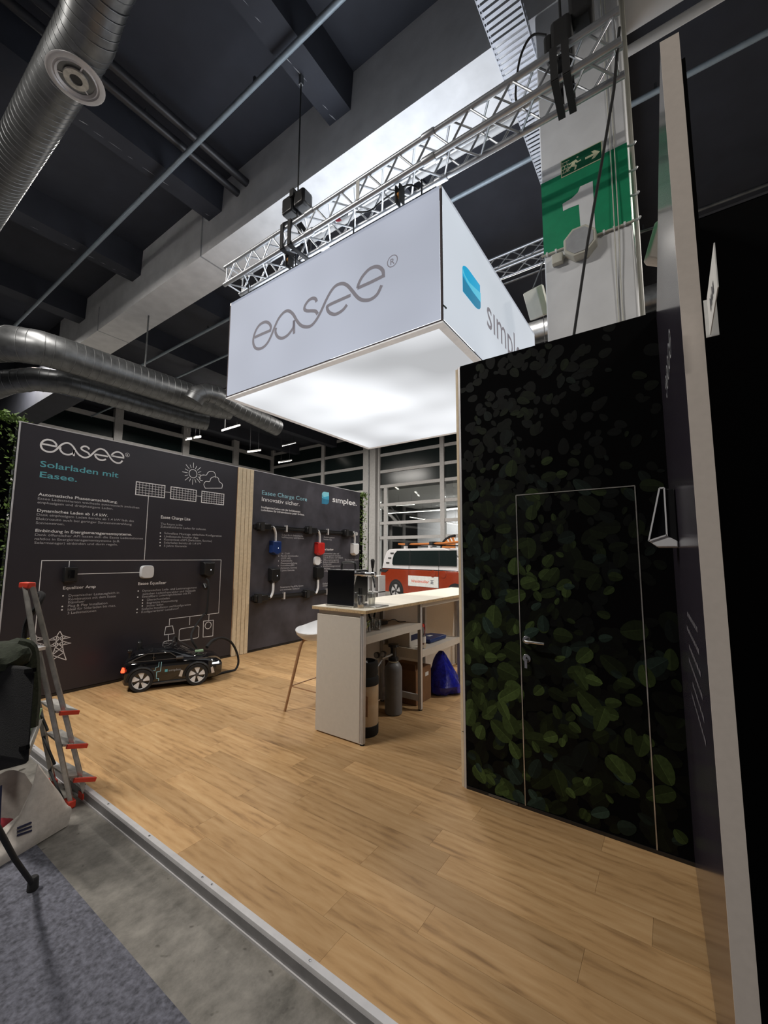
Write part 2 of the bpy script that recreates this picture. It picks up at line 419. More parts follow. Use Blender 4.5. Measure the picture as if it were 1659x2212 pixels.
# aluminium edge profile with screws
trim = MB().prism([(-5.80,1.283,FZ),(-5.80,1.283,-.010),(-5.80,1.287,.002),(-5.80,1.316,.002),(-5.80,1.316,-.004),(-5.80,1.292,-.006),(-5.80,1.292,FZ)], (5.85,0,0)).build('trim_1', 'alu'); struct(trim, 'aluminium edge profile along the booth floor')
MB().box(-5.80,.05,1.276,1.2828,FZ,FZ+.012).build('lip', 'alu', trim)
MB().box(-5.80,.05,1.2815,1.2829,FZ+.013,-.012).build('side_shade_strip', 'alu_shaded', trim)
for x in (-3.02,-2.5,-1.98,-1.9,-1.25,-.85,-.35,-3.6,-4.4,-5.1):
    MB().lathe([(.006,0),(.006,.0016),(.003,.0022)], (x,1.302,.002), 8).build('screw', 'steel', trim)

# ceiling: slab, ribs, beam
CZ, RZ, BZ = 7.79, 7.27, 6.71
ceil = MB().box(-40, 25, -12, 40, CZ, CZ+.3).build('ceiling', 'concrete_dark'); struct(ceil)
for k in range(-6, 6):
    x = -3.44+2.775*k
    for ya, yb in ((-12, 3.63), (4.30, 40)):
        MB().prism([(x,ya,RZ),(x+.36,ya,RZ),(x+.40,ya,CZ),(x-.04,ya,CZ)], (0,yb-ya,0)).build('rib', 'concrete_dark', ceil)
# paint chips along the rib edges
chip = MB(); chip.nofix = True
for k in (-2,-1,0):
    x = -3.44+2.775*k+.11
    y = .4
    while y < 3.55:
        l = random.uniform(.05,.22)
        if random.random() < .75:
            w = random.uniform(.012,.03); xx = x+random.uniform(-.01,.01)
            chip.quad((xx-w/2,y,RZ-.0015),(xx-w*.2,y+l*.5,RZ-.0015),(xx+w/2,y+l,RZ-.0015),(xx+w*.3,y+l*.4,RZ-.0015))
        y += l+random.uniform(.01,.12)
flat(chip, 'paint_chips', 'scuff', ceil)
beam = MB().box(-13.1, 25, 3.63, 4.30, BZ, CZ).build('ceiling_beam', 'concrete_grey'); struct(beam, 'light grey concrete beam under the dark ceiling')
MB().box(-6.43,-6.40,3.622,4.305,BZ-.003,CZ).build('joint', 'scuff', beam)
MB().box(-10.6,-10.58,3.622,4.305,BZ-.003,CZ-.5).build('joint', 'scuff', beam)
MB().box(-30,-13.1,3.63,4.30,BZ-.9,CZ).build('beam_head', 'concrete_dark', beam)
# column
CXA, CXB, CYF = -.80, -.125, 3.64
colm = MB().box(CXA, CXB, CYF, 4.31, FZ, BZ).build('column', 'column_white', bevel=.012); struct(colm, 'white painted concrete column with green band and number')
CP = Plane((0,CYF,0), (1,0,0), (0,-1,0))
MB().box(CXA-.002,CXB+.002,CYF-.002,4.312,4.24,4.95).build('green_band', 'sign_green', colm)
nb = MB(); nb.nofix = True
def cpx(p): return CP.uv(*p)
def zc(x, y): return (1100+x/3.6875, 100+y/3.6875)           # crop pixel -> photo pixel
fill(nb, CP, [cpx(zc(*p)) for p in [(665,1075),(565,1120),(548,1165),(500,1212),(425,1258),(430,1315),(480,1290),(555,1262),(575,1530),(688,1500)]][::-1], .004)
flat(nb, 'numeral', 'column_white', colm)
ex = thing('exit_sign', 'green escape route sign with running figure and arrow on the column', 'sign', tuple(CP.pt(-.46,4.99)))
MB().box(-.63,-.30,CYF-.005,CYF-.0005,4.91,5.075).build('frame', 'sign_glow', ex)
MB().box(-.622,-.308,CYF-.0065,CYF-.005,4.918,5.067).build('plate', 'sign_dark_green', ex)
e1 = MB(); e1.nofix = True
def E_(p): return (-.63+p[0]*.33, 4.91+p[1]*.165)
for poly in ([(.60,.50),(.60,.38),(.80,.38),(.74,.22),(.82,.22),(.95,.44),(.82,.66),(.74,.66),(.80,.50)],
             [(.40,.70),(.44,.70),(.44,.78),(.40,.78)], [(.27,.62),(.38,.66),(.43,.50),(.50,.52),(.50,.46),(.40,.43),(.36,.52),(.35,.40),(.40,.30),(.37,.10),(.33,.10),(.35,.27),(.27,.34),(.13,.18),(.10,.24),(.24,.42),(.29,.57),(.22,.5),(.20,.55)]):
    fill(e1, CP, [E_(p) for p in poly], .008)
for z in (.2,.4,.6,.8): line(e1, CP, E_((.03,z)), E_((.22,z)), .006, .008)
for x, z in ((.06,.3),(.14,.3),(.1,.5),(.18,.5),(.06,.7),(.16,.7)): line(e1, CP, E_((x,z-.1)), E_((x,z+.1)), .004, .008)
flat(e1, 'pictogram', 'sign_glow', ex)

# ---------------------------------------------------------------- booth wall on the left, printed
XW, WTOP = -5.77, 3.012
wl = MB().box(XW-.05, XW, 1.325, 7.32, -.0, WTOP).build('wall_left', 'black_matt'); struct(wl, 'tall charcoal printed booth wall with solar charging graphics')
EW = Plane((XW+.004,0,0), (0,1,0), (1,0,0))
MB().box(XW-.0, XW+.004, 1.335, 4.09, .035, WTOP-.008).build('print_panel', 'print_charcoal', wl)
MB().box(XW-.0, XW+.004, 4.40, 7.31, .035, WTOP-.008).build('print_panel', 'print_slate', wl)
MB().box(XW-.048, XW+.006, 1.325, 7.32, WTOP-.006, WTOP+.004).build('edge_profile', 'panel_edge', wl)
MB().box(XW-.004, XW+.007, 1.322, 1.335, .0, WTOP).build('edge_profile', 'panel_edge', wl)
MB().box(XW-.02, XW+.006, 1.325, 7.32, .0, .03).build('skirting', 'black_plastic', wl)
for k in range(4):
    y = 4.10+.0755*k
    MB().box(XW+.001, XW+.026, y, y+.0665, .004, WTOP-.005).build('slat', 'birch', wl, bevel=.002)
MB().box(XW, XW+.003, 4.09, 4.40, .01, WTOP-.01).build('slat_backing', 'oak', wl)

# ---------------------------------------------------------------- logo strokes, measured on the light box front
LBX0, LBX1, LBY0, LBY1, LBZ0, LBZ1 = -4.45, -1.465, 2.942, 5.88, 3.5, 4.755
LF = Plane((0,LBY0,0), (1,0,0), (0,-1,0))
_q = lambda pts: [LF.uv(540+x/4.608, 540+y/4.608) for x, y in pts]
LOGO = [_q([(47,872),(120,838),(203,803),(210,765),(190,730),(152,718),(100,745),(62,800),(38,870),(35,930),(55,975),(95,985),(140,965),(180,920),(215,850),(250,762),(290,680),(340,622),(385,607),(430,640),(470,708),(510,752),(560,767),(610,755),(660,700),(710,610),(760,500),(810,410),(860,355),(920,336),(970,355),(1020,410),(1060,460),(1100,492),(1150,503),(1210,490),(1270,440),(1312,352)]),
        _q([(262,775),(256,820),(278,865),(320,880),(370,855),(410,810),(435,765),(440,700)]), _q([(440,700),(440,835)]),
        _q([(665,518),(655,490),(625,482),(585,505),(550,555),(545,592),(570,607),(620,607),(655,612),(676,640)]),
        _q([(1004,452),(900,498),(785,552),(770,580),(790,622),(840,643),(890,625),(935,590),(967,546)]),
        _q([(1072,382),(1200,325),(1330,260),(1325,210),(1290,175),(1240,170),(1180,200),(1120,268),(1085,335),(1072,382)])]
_xs = [p[0] for s in LOGO for p in s]; _zs = [p[1] for s in LOGO for p in s]
LB_ = (min(_xs), max(_xs), min(_zs), max(_zs))
def logo(mb, pl, u0, u1, v0, wk=1.0, off=PO):               # wordmark scaled into u0..u1, bottom at v0
    k = (u1-u0)/(LB_[1]-LB_[0]); w = .032*k*wk
    for i, s in enumerate(LOGO):
        pts = [Vector((u0+(a-LB_[0])*k, v0+(b-LB_[2])*k)) for a, b in s]
        if i == 0: pts = [pts[0], pts[1]] + cat(pts[2:], 5)
        elif i == 2: pass
        elif i == 5: pts = pts[:2] + cat(pts[2:], 5)
        elif i == 4: pts = pts[:1] + cat(pts[1:], 5)
        else: pts = cat(pts, 5)
        ribbon(mb, pl, pts, w, off=off)
    cx, cz, r = u1+.10*k, v0+(LB_[3]-LB_[2])*k-.03*k, .055*k   # registered mark
    ribbon(mb, pl, [(cx+r*math.cos(t*math.pi/10), cz+r*math.sin(t*math.pi/10)) for t in range(20)], .009*k, True, off)
    lettering(mb, pl, 'R', cx-.022*k, cz-.032*k, .046*k, .06*k, True, off=off)
def px6(x, y): return (x/3.072, 880+y/3.072)
def px7(x, y): return (x/3.072, 1180+y/3.072)
def px8(x, y): return (500+x/3.318, 960+y/3.318)
def pxk(x, y): return (540+x/6.381, 1110+y/6.381)

# panel 1 lettering
mb = MB(); mb.nofix = True
a = EW.uv(*px6(268,300)); b = EW.uv(*px6(818,345)); logo(mb, EW, a[0], b[0], EW.uv(*px6(305,306))[1]+.025, 1.35)
flat(mb, 'wordmark', 'ink_white', wl)
mb = MB(); mb.nofix = True
word(mb, EW, 'Solarladen mit', px6(265,393), px6(785,466), 13.2, True); word(mb, EW, 'Easee.', px6(262,466), px6(510,491), 13.2, True)
flat(mb, 'headline', 'ink_teal', wl)
bold = MB(); body = MB(); bold.nofix = body.nofix = True
for s, l, r in (('Automatische Phasenumschaltung.',(253,586),(780,635)), ('Dynamisches Laden ab 1.4 kW.',(246,692),(715,725)), ('Einbindung in Energiemanagementsysteme.',(234,825),(875,852)), ('Easee Charge Lite',(1067,738),(1262,750))):
    word(bold, EW, s, px6(*l), px6(*r), 6.6, True)
for s, l, r in (('Easee Ladestationen wechseln automatisch zwischen',(250,612),(923,671)), ('einphasigem und dreiphasigem Laden.',(248,637),(750,679)),
    ('Dank einphasigem Laden bereits ab 1.4 kW l\u00e4dt das',(243,718),(888,760)), ('Elektroauto auch bei geringer Sonneneinstrahlung',(240,745),(873,783)), ('Sonnenstrom.',(237,774),(427,781)),
    ('Dank \u00f6ffentlicher API lassen sich die Easee Ladestationen',(231,853),(948,876)), ('nahtlos in Energiemanagementsysteme (z.B.',(229,880),(795,894)), ('Solarmanager) einbinden und darin regeln.',(227,905),(780,917)),
    ('The future is lite',(1065,780),(1210,786)), ('Zukunftsicheres Laden f\u00fcr zuhause.',(1064,800),(1368,813)),
    ('Schnellste Montage, einfachste Konfiguration',(1090,842),(1470,858)), ('Umfassende Installer App',(1090,862),(1315,872)), ('Kostenlose eSIM (Swisscom, Sunrise)',(1089,882),(1405,893)), ('Solarladen bereits ab 1.4 kW',(1088,903),(1335,911)), ('5 Jahre Garantie',(1087,924),(1238,929))):
    word(body, EW, s, px6(*l), px6(*r), 5.4 if l[0] < 900 else 4.6)
for s, l, r in (('Equalizer Amp',(418,285),(635,277)), ('Easee Equalizer',(916,258),(1103,249))): word(bold, EW, s, px7(*l), px7(*r), 6.6, True)
for s, l, r in (('Dynamischer Lastausgleich in',(455,335),(790,315)), ('Kombination mit dem Easee',(454,356),(768,341)), ('Equalizer',(452,379),(563,372)), ('Plug & Play Installation',(450,402),(712,385)), ('Ideal f\u00fcr Solarladen bis max.',(449,424),(768,402)), ('3 Ladestationen',(447,450),(637,435)),
    ('Dynamisches Lade- und Lastmanagement',(945,300),(1305,281)), ('zwischen Ladeinfrastruktur und Geb\u00e4ude',(945,322),(1297,300)), ('Einstellbare Ladem\u00f6glichkeiten mit PV',(943,341),(1267,318)), ('\u00dcberschussladen',(975,362),(1125,350)), ('Begrenzte Netznutzung',(974,382),(1177,366)), ('Immer laden',(974,401),(1083,392)), ('Einfache Installation und Konfiguration',(940,422),(1265,394)), ('Konfigurierbarer Lastabwurf',(938,442),(1185,420))):
    word(body, EW, s, px7(*l), px7(*r), 5.4 if l[0] < 900 else 4.6)
def dot(mb, pl, p, r): u, v = pl.uv(*p); fill(mb, pl, [(u+r*math.cos(k*math.pi/4), v+r*math.sin(k*math.pi/4)) for k in range(8)])
for p in ((1064,834),(1064,855),(1063,876),(1062,897),(1062,918)): dot(bold, EW, px6(*p), .009)
for p in ((418,329),(413,400),(411,422),(917,297),(914,338),(946,357),(945,377),(944,396),(910,418),(908,440)): dot(bold, EW, px7(*p), .009)
flat(bold, 'subheads', 'ink_white', wl); flat(body, 'body_copy', 'ink_grey', wl)
# diagram lines
dg_ = MB(); dg_.nofix = True
U6 = lambda *p: EW.uv(*px6(*p)); U7 = lambda *p: EW.uv(*px7(*p))
LW = .008
def hl(mb, pl, pts, w=LW, closed=False): ribbon(mb, pl, pts, w, closed)
zt = (U6(277,1018)[1]+U6(1467,1011)[1])/2
yl, yr = U6(277,1018)[0], U6(1467,1011)[0]; zb2 = (U7(1452,440)[1]+U7(1125,485)[1])/2
hl(dg_, EW, [(yl, U7(240,545)[1]-.15), (yl, zt), (yr, zt), (yr, zb2), (U7(1125,485)[0], zb2), (U7(1125,485)[0], U7(1125,525)[1])])
for p, q in (((1260,465),(1260,522)), ((1387,450),(1387,490))): hl(dg_, EW, [(U7(*p)[0], zb2), (U7(*p)[0], U7(*q)[1])])
hl(dg_, EW, [(U6(985,590)[0], U6(998,592)[1]), (U6(985,590)[0], zt)])
hl(dg_, EW, [(U6(461,1018)[0], zt), (U6(461,1018)[0], U6(460,1085)[1])])
hl(dg_, EW, [(U6(482,1107)[0], U6(700,1101)[1]), (U6(940,1094)[0], U6(700,1101)[1])])
for q in (((905,493),(1095,520),(1090,600),(900,578)), ((1135,527),(1303,550),(1298,625),(1131,605)), ((1340,556),(1486,576),(1482,647),(1335,630))):
    a, c = U6(*q[0]), U6(*q[1]); d = U6(*q[3]); u0, u1 = a[0], c[0]; v1 = (a[1]+c[1])/2; v0 = (d[1]+U6(*q[2])[1])/2
    hl(dg_, EW, [(u0,v0),(u1,v0),(u1,v1),(u0,v1)], .012, True)
    for k in range(1,9): hl(dg_, EW, [(u0+(u1-u0)*k/9, v0), (u0+(u1-u0)*k/9, v1)], .0045)
    for k in range(1,5): hl(dg_, EW, [(u0, v0+(v1-v0)*k/5), (u1, v0+(v1-v0)*k/5)], .0045)
v = U6(1115,563)[1]
for x0, x1 in ((1095,1133),(1303,1338)): hl(dg_, EW, [(U6(x0,563)[0], v), (U6(x1,585)[0], v)])
c = Vector(U6(1281,440)); r0 = .062
hl(dg_, EW, [(c.x+r0*math.cos(t*math.pi/12), c.y+r0*math.sin(t*math.pi/12)) for t in range(24)], .009, True)
for t in range(16):
    an = t*math.pi/8; ro = .165 if t % 2 == 0 else .135
    hl(dg_, EW, [(c.x+.085*math.cos(an), c.y+.085*math.sin(an)), (c.x+ro*math.cos(an), c.y+ro*math.sin(an))], .008)
for pts in ([(1362,536),(1352,512),(1365,492),(1390,492),(1400,470),(1425,460),(1448,470),(1455,492),(1475,510),(1472,536)], [(1345,486),(1328,482),(1325,462),(1345,448),(1368,450),(1380,432),(1400,424),(1422,432),(1430,452),(1430,468)]):
    hl(dg_, EW, cat([Vector(U6(*p)) for p in pts], 4), .009, len(pts) > 9 and pts[0][0] == 1362)
for pts, cl in (([(1100,535),(1145,528),(1155,580),(1090,588)], True), ([(1190,556),(1200,548),(1312,529),(1320,536),(1318,600),(1308,608),(1197,627),(1187,620)], True), ([(1232,623),(1278,616)], False), ([(1350,497),(1415,490),(1412,595),(1347,603)], True), ([(1117,583),(1117,632)], False)):
    hl(dg_, EW, [U7(*p) for p in pts], .009, cl)
c = Vector(U7(1381,525)); hl(dg_, EW, [(c.x+.05*math.cos(t*math.pi/10), c.y+.05*math.sin(t*math.pi/10)) for t in range(20)], .009, True)
c = Vector(U7(1117,637)); hl(dg_, EW, [(c.x+.075*math.cos(t*math.pi/10), c.y+.022*math.sin(t*math.pi/10)) for t in range(20)], .009, True)
def pylon(du, dv):
    P = lambda x, y: (lambda q: (q[0]+du, q[1]+dv))(EW.uv(x/6.146, 1220+y/6.146))
    A, B = [(795,880),(755,945),(740,1030),(735,1095),(690,1200),(655,1292)], [(795,880),(828,940),(830,1015),(832,1090),(845,1165),(880,1265)]
    w = .008
    hl(dg_, EW, [P(*p) for p in A], w); hl(dg_, EW, [P(*p) for p in B], w)
    for i in range(1,5):
        hl(dg_, EW, [P(*A[i]), P(*B[i+1])], w); hl(dg_, EW, [P(*B[i]), P(*A[i+1])], w)
        if i < 4:
            ma = tuple((A[i][k]+A[i+1][k])/2 for k in (0,1)); mb_ = tuple((B[i][k]+B[i+1][k])/2 for k in (0,1))
            hl(dg_, EW, [P(*ma), P(*mb_)], w*.7)
    for arm in ([(828,940),(932,965),(830,985)], [(830,1015),(940,1040),(832,1065)], [(755,945),(640,1002),(745,995)], [(740,1030),(650,1087),(736,1075)]):
        hl(dg_, EW, [P(*p) for p in arm], w); hl(dg_, EW, [P(*[(arm[0][k]+arm[1][k])/2 for k in (0,1)]), P(*arm[2])], w*.7)
pylon(0, 0); pylon(-.235, .02)
flat(dg_, 'line_drawing', 'ink_white', wl)
# panel 2 lettering
mb = MB(); mb.nofix = True; word(mb, EW, 'Easee Charge Core', px8(218,363), px8(541,403), 9.6); flat(mb, 'headline', 'ink_sky', wl)
mb = MB(); mb.nofix = True
word(mb, EW, 'Innovativ sicher.', px8(217,407), px8(487,440), 9.6); word(mb, EW, 's\u0131mplee.', px8(724,412), px8(897,440), 12.5, True)
for s, l, r in (('Intelligentes Laden mit der beliebtesten',(213,457),(493,487)), ('Ladestation f\u00fcr Infrastrukturen jeder Gr\u00f6sse.',(212,478),(522,508))): word(mb, EW, s, px8(*l), px8(*r), 4.4, True)
word(mb, EW, 'Easee Equalizer', pxk(983,503), pxk(1150,500), 4, True)
flat(mb, 'headline', 'ink_white', wl)
mb = MB(); mb.nofix = True
for s, l, r in (('Sicher durch Selbstchecks,',(438,305),(733,311)), ('Self-Recovery und Updates',(436,335),(742,344)), ('Appbasiert gesteuert',(1016,332),(1166,334)), ('Installer App',(1016,362),(1128,364)),
    ('1.4 - 22 kW',(428,558),(548,556)), ('Flexible Schnittstellen',(427,592),(665,589)), ('(OCPP, API)',(426,625),(557,622)), ('Automatische',(425,657),(580,655)), ('Phasenumschaltung',(424,692),(650,688)), ('Kostenlose eSIM',(423,722),(607,719)), ('(Swisscom, Sunrise)',(422,757),(645,750)), ('5 Jahre Garantie',(420,793),(612,784)),
    ('Dynamisches Lade- und',(1010,560),(1225,556)), ('Lastmanagement zwischen',(1009,590),(1250,584)), ('Ladeinfrastruktur und Geb\u00e4ude',(1008,618),(1280,612)), ('Offline-Lastmanagement',(1008,648),(1225,642)), ('Einfache Installation und',(1007,678),(1223,669)), ('Konfiguration',(1007,705),(1123,700)), ('Schieflastmanagement auf',(1006,735),(1245,724)), ('AMI-Ebene',(1005,768),(1105,762)), ('Konfigurierbar',(1004,800),(1170,790)),
    ('Die L\u00f6sung f\u00fcr \u00fcberall',(1308,645),(1490,640)), ('Gemeinsames Plug & Play System',(415,1025),(733,998)), ('und minimaler Aufwand',(414,1060),(678,1036)), ('Einfache',(1003,975),(1090,968)), ('und konform',(1002,1003),(1100,996))):
    word(mb, EW, s, pxk(*l), pxk(*r), 3.6)
for p in ((397,548),(396,582),(393,649),(391,716),(389,785),(986,549),(985,640),(984,668),(983,728),(982,790)): dot(mb, EW, pxk(*p), .010)
flat(mb, 'body_copy', 'ink_grey', wl)
mat('logo_light', srgb((130,205,222)), .6); mat('logo_mid', srgb((60,165,200)), .6); mat('logo_dark', srgb((45,125,160)), .6)
def simplee_icon(pl, u0, u1, v0, v1, parent, mats, off):
    X = lambda a: u0+(u1-u0)*a; Z = lambda b: v0+(v1-v0)*b
    rnd = lambda c, r, a0: [(c[0]+r*math.cos(math.radians(a0+t*15)), c[1]+r*1.0*math.sin(math.radians(a0+t*15))) for t in range(7)]
    k = MB(); k.nofix = True
    pts = [(0,.0),(.62,0)]+[(.62+.38*math.sin(math.radians(t*15)), .26-.26*math.cos(math.radians(t*15))) for t in range(7)]+[(1,1),(.38,1)]+[(.38-.38*math.sin(math.radians(t*15)), .74+.26*math.cos(math.radians(t*15))) for t in range(7)]
    fill(k, pl, [(X(a),Z(b)) for a,b in pts], off); flat(k, 'logo_icon', mats[0], parent)
    k = MB(); k.nofix = True
    fill(k, pl, [(X(a),Z(b)) for a,b in [(0,0),(.62,0)]+[(.62+.38*math.sin(math.radians(t*15)), .26-.26*math.cos(math.radians(t*15))) for t in range(7)]+[(1,.40),(.55,.40),(.22,.44),(0,.50)]], off*1.8); flat(k, 'logo_icon', mats[2], parent)
    k = MB(); k.nofix = True
    fill(k, pl, [(X(a),Z(b)) for a,b in [(1,.40),(1,.72),(.6,.62),(.35,.56),(.12,.60),(0,.74),(0,.60),(.22,.46),(.55,.40)]], off*2.4); flat(k, 'logo_icon', mats[1], parent)
a = EW.uv(*px8(647,425)); b = EW.uv(*px8(699,345)); simplee_icon(EW, a[0], b[0], (a[1]), b[1], wl, ('logo_light','logo_mid','logo_dark'), PO)

# ---------------------------------------------------------------- leaf print wall with flush door
LY = 2.782
wc = MB().box(-1.245, .0, LY, LY+.045, .022, 2.992).build('wall_center', 'black_matt'); struct(wc, 'dark leaf printed wall with a flush door')
for s_ in (0,):
    MB().box(-1.262,-1.247,LY-.003,LY+.046,.0,2.985).build('edge_profile', 'alu', wc)
    MB().box(-1.285,-1.262,LY+.004,LY+.04,.0,2.975).build('edge_board', 'birch', wc)
    MB().box(-1.265,-1.2585,LY+.000,LY+.045,.0,2.982).build('edge_gap', 'oak', wc)
MB().box(-1.245,.0,LY-.004,LY+.03,.0,.02).build('skirting', 'black_plastic', wc)
MB().box(-1.09,-.9,LY-.008,LY,.006,.02).build('skirting_clip', 'galv', wc)
DX0, DX1, DZ1 = -.853, -.165, 1.975
mat('leaf_print', (1,1,1), .6, vcol='Col', var=.12, scale=60, spec=.12)
def leaf_print():
    rr = random.Random(11); vs, fs, cols = [], [], []
    P = Plane((0,LY,0), (1,0,0), (0,-1,0)); items = []
    for k in range(2100):
        x, z = rr.uniform(-1.235,-.01), rr.uniform(.03,2.98)
        dens = (.42+.58*math.exp(-((x+1.0)/.35)**2) + .25*(z < 1.1)) * (.55 if z > 2.1 else 1) * (.55 if x > -.35 else 1)
        if rr.random() > dens: continue
        items.append((rr.random(), x, z))
    items.sort(); lay = 0
    for b, x, z in items:
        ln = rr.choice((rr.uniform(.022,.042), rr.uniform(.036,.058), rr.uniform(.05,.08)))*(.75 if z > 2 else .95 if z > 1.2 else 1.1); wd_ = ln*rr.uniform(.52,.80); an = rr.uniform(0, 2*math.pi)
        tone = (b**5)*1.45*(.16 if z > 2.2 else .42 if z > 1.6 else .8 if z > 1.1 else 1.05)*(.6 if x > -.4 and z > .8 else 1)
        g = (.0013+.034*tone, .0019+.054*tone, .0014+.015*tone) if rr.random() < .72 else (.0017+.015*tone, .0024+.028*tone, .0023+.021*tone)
        off = .0004+lay*.0000015; lay += 1
        n = 14; ring = []
        for i in range(n):
            t = 2*math.pi*i/n; a_ = ln*math.cos(t); c_ = wd_*math.sin(t)*(1-.22*math.cos(t))
            ring.append((x+a_*math.cos(an)-c_*math.sin(an), z+a_*math.sin(an)+c_*math.cos(an)))
        q = len(vs)
        ok = [(max(-1.243,min(-.003,u)), max(.024,min(2.988,v))) for u, v in ring]
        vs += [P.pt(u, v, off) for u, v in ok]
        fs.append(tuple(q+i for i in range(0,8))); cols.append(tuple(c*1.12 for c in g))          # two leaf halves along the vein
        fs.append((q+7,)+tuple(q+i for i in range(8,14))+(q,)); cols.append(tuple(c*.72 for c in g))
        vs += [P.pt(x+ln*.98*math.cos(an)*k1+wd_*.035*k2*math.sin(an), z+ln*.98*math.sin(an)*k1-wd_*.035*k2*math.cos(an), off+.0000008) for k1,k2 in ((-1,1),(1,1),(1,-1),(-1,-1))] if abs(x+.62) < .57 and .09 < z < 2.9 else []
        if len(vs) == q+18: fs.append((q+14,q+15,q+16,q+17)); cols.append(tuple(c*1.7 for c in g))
    me = bpy.data.meshes.new('leaf_print'); me.from_pydata([tuple(v) for v in vs], [], fs); me.update()
    ca = me.color_attributes.new('Col', 'FLOAT_COLOR', 'CORNER')
    for p in me.polygons:
        for li in p.loop_indices: ca.data[li].color = (*cols[p.index], 1)
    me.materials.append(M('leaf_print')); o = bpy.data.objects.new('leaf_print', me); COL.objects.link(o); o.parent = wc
leaf_print()
dr = MB().box(DX0, DX1, LY-.0026, LY-.0018, .03, DZ1).build('door_1', 'black_matt'); struct(dr, 'flush door hidden in the leaf print')
bpy.data.objects.remove(dr)
dr = thing('door_1', 'flush door in the leaf printed wall with steel lever handle', None, (DX0, LY, 0)); dr['kind'] = 'structure'
for b_ in ((DX0-.003,DX0+.003,.02,DZ1), (DX1-.003,DX1+.003,.02,DZ1), (DX0,DX1,DZ1-.003,DZ1+.003)):
    MB().box(b_[0],b_[1],LY-.005,LY-.0005,b_[2],b_[3]).build('door_edge', 'alu_worn', dr)
hd = MB().lathe([(.026,0),(.026,-.008),(.024,-.010)], (-.812,LY-.001,1.03), 20, 'y').build('handle_rose', 'steel', dr)
MB().tube(cat([(-.812,LY-.008,1.03),(-.812,LY-.045,1.03),(-.805,LY-.055,1.03),(-.78,LY-.058,1.03),(-.69,LY-.058,1.028)],4), .0095, 10).build('lever', 'steel', hd)
lk = MB().lathe([(.026,0),(.026,-.008),(.024,-.010)], (-.815,LY-.001,.915), 20, 'y').build('lock_rose', 'steel', dr)
MB().box(-.819,-.811,LY-.012,LY-.010,.895,.925).build('key_slot', 'black_plastic', lk)
MB().box(-.818,-.808,LY-.03,LY-.010,.905,.915).box(-.822,-.806,LY-.035,LY-.031,.86,.905).build('key', 'steel', lk)

# ---------------------------------------------------------------- right booth wall, edge-on, glossy print
RA, RB = Vector((-.003, 2.781, 0)), Vector((.051, 1.25, 0)); RT = 2.965
rd = (RB-RA).normalized(); rn = Vector((-rd.y, rd.x, 0)); rn = rn if rn.x < 0 else -rn      # faces the booth
def rw(u, v, off): return RA + rd*u + rn*off + Vector((0,0,v))
RL = (RB-RA).length
wr = MB().prism([rw(0,.0,0), rw(RL,.0,0), rw(RL,.0,-.040), rw(0,.0,-.040)], (0,0,RT)).build('wall_right', 'black_matt'); struct(wr, 'glossy dark printed booth wall seen edge on with beige end')
MB().prism([rw(0,.012,.0015), rw(RL-.002,.012,.0015), rw(RL-.002,.012,0), rw(0,.012,0)], (0,0,RT-.02)).build('print_panel', 'print_gloss', wr)
MB().prism([rw(RL,.0,.002), rw(RL+.004,.0,.002), rw(RL+.004,.0,-.041), rw(RL,.0,-.041)], (0,0,RT+.004)).build('end_strip', 'panel_beige', wr)
RP = Plane(rw(RL,0,.0015), -rd, rn)                        # u runs from the camera end towards the leaf wall... mirrored for reading
class RPl:
    def pt(s, u, v, off=0): return rw(RL-u, v, .0015+off)
RPP = RPl()
mb = MB(); mb.nofix = True
logo(mb, RPP, .45, 1.0, 2.28); flat(mb, 'wordmark', 'scuff', wr)
mb = MB(); mb.nofix = True
rt_ = random.Random(4)
for i in range(6):                                          # worn, unreadable lines of copy
    u = .22
    while u < .62+.1*(i % 2):
        l_ = rt_.uniform(.02,.07); ribbon(mb, RPP, [(u,1.36-.06*i),(u+l_,1.36-.06*i)], .016); u += l_+.014
flat(mb, 'body_copy', 'ink_dim', wr)
# neighbouring black stand wall
nb_ = MB().box(.105, 6, 2.0, 2.05, FZ, 2.94).build('wall_far_right', 'black_matt'); struct(nb_, 'black neighbouring booth wall')
MB().box(.105,6,1.998,2.052,2.932,2.942).build('edge_profile', 'pipe_black', nb_)
MB().box(.094,.105,1.30,2.04,FZ,2.94).build('return_panel', 'black_matt', nb_)

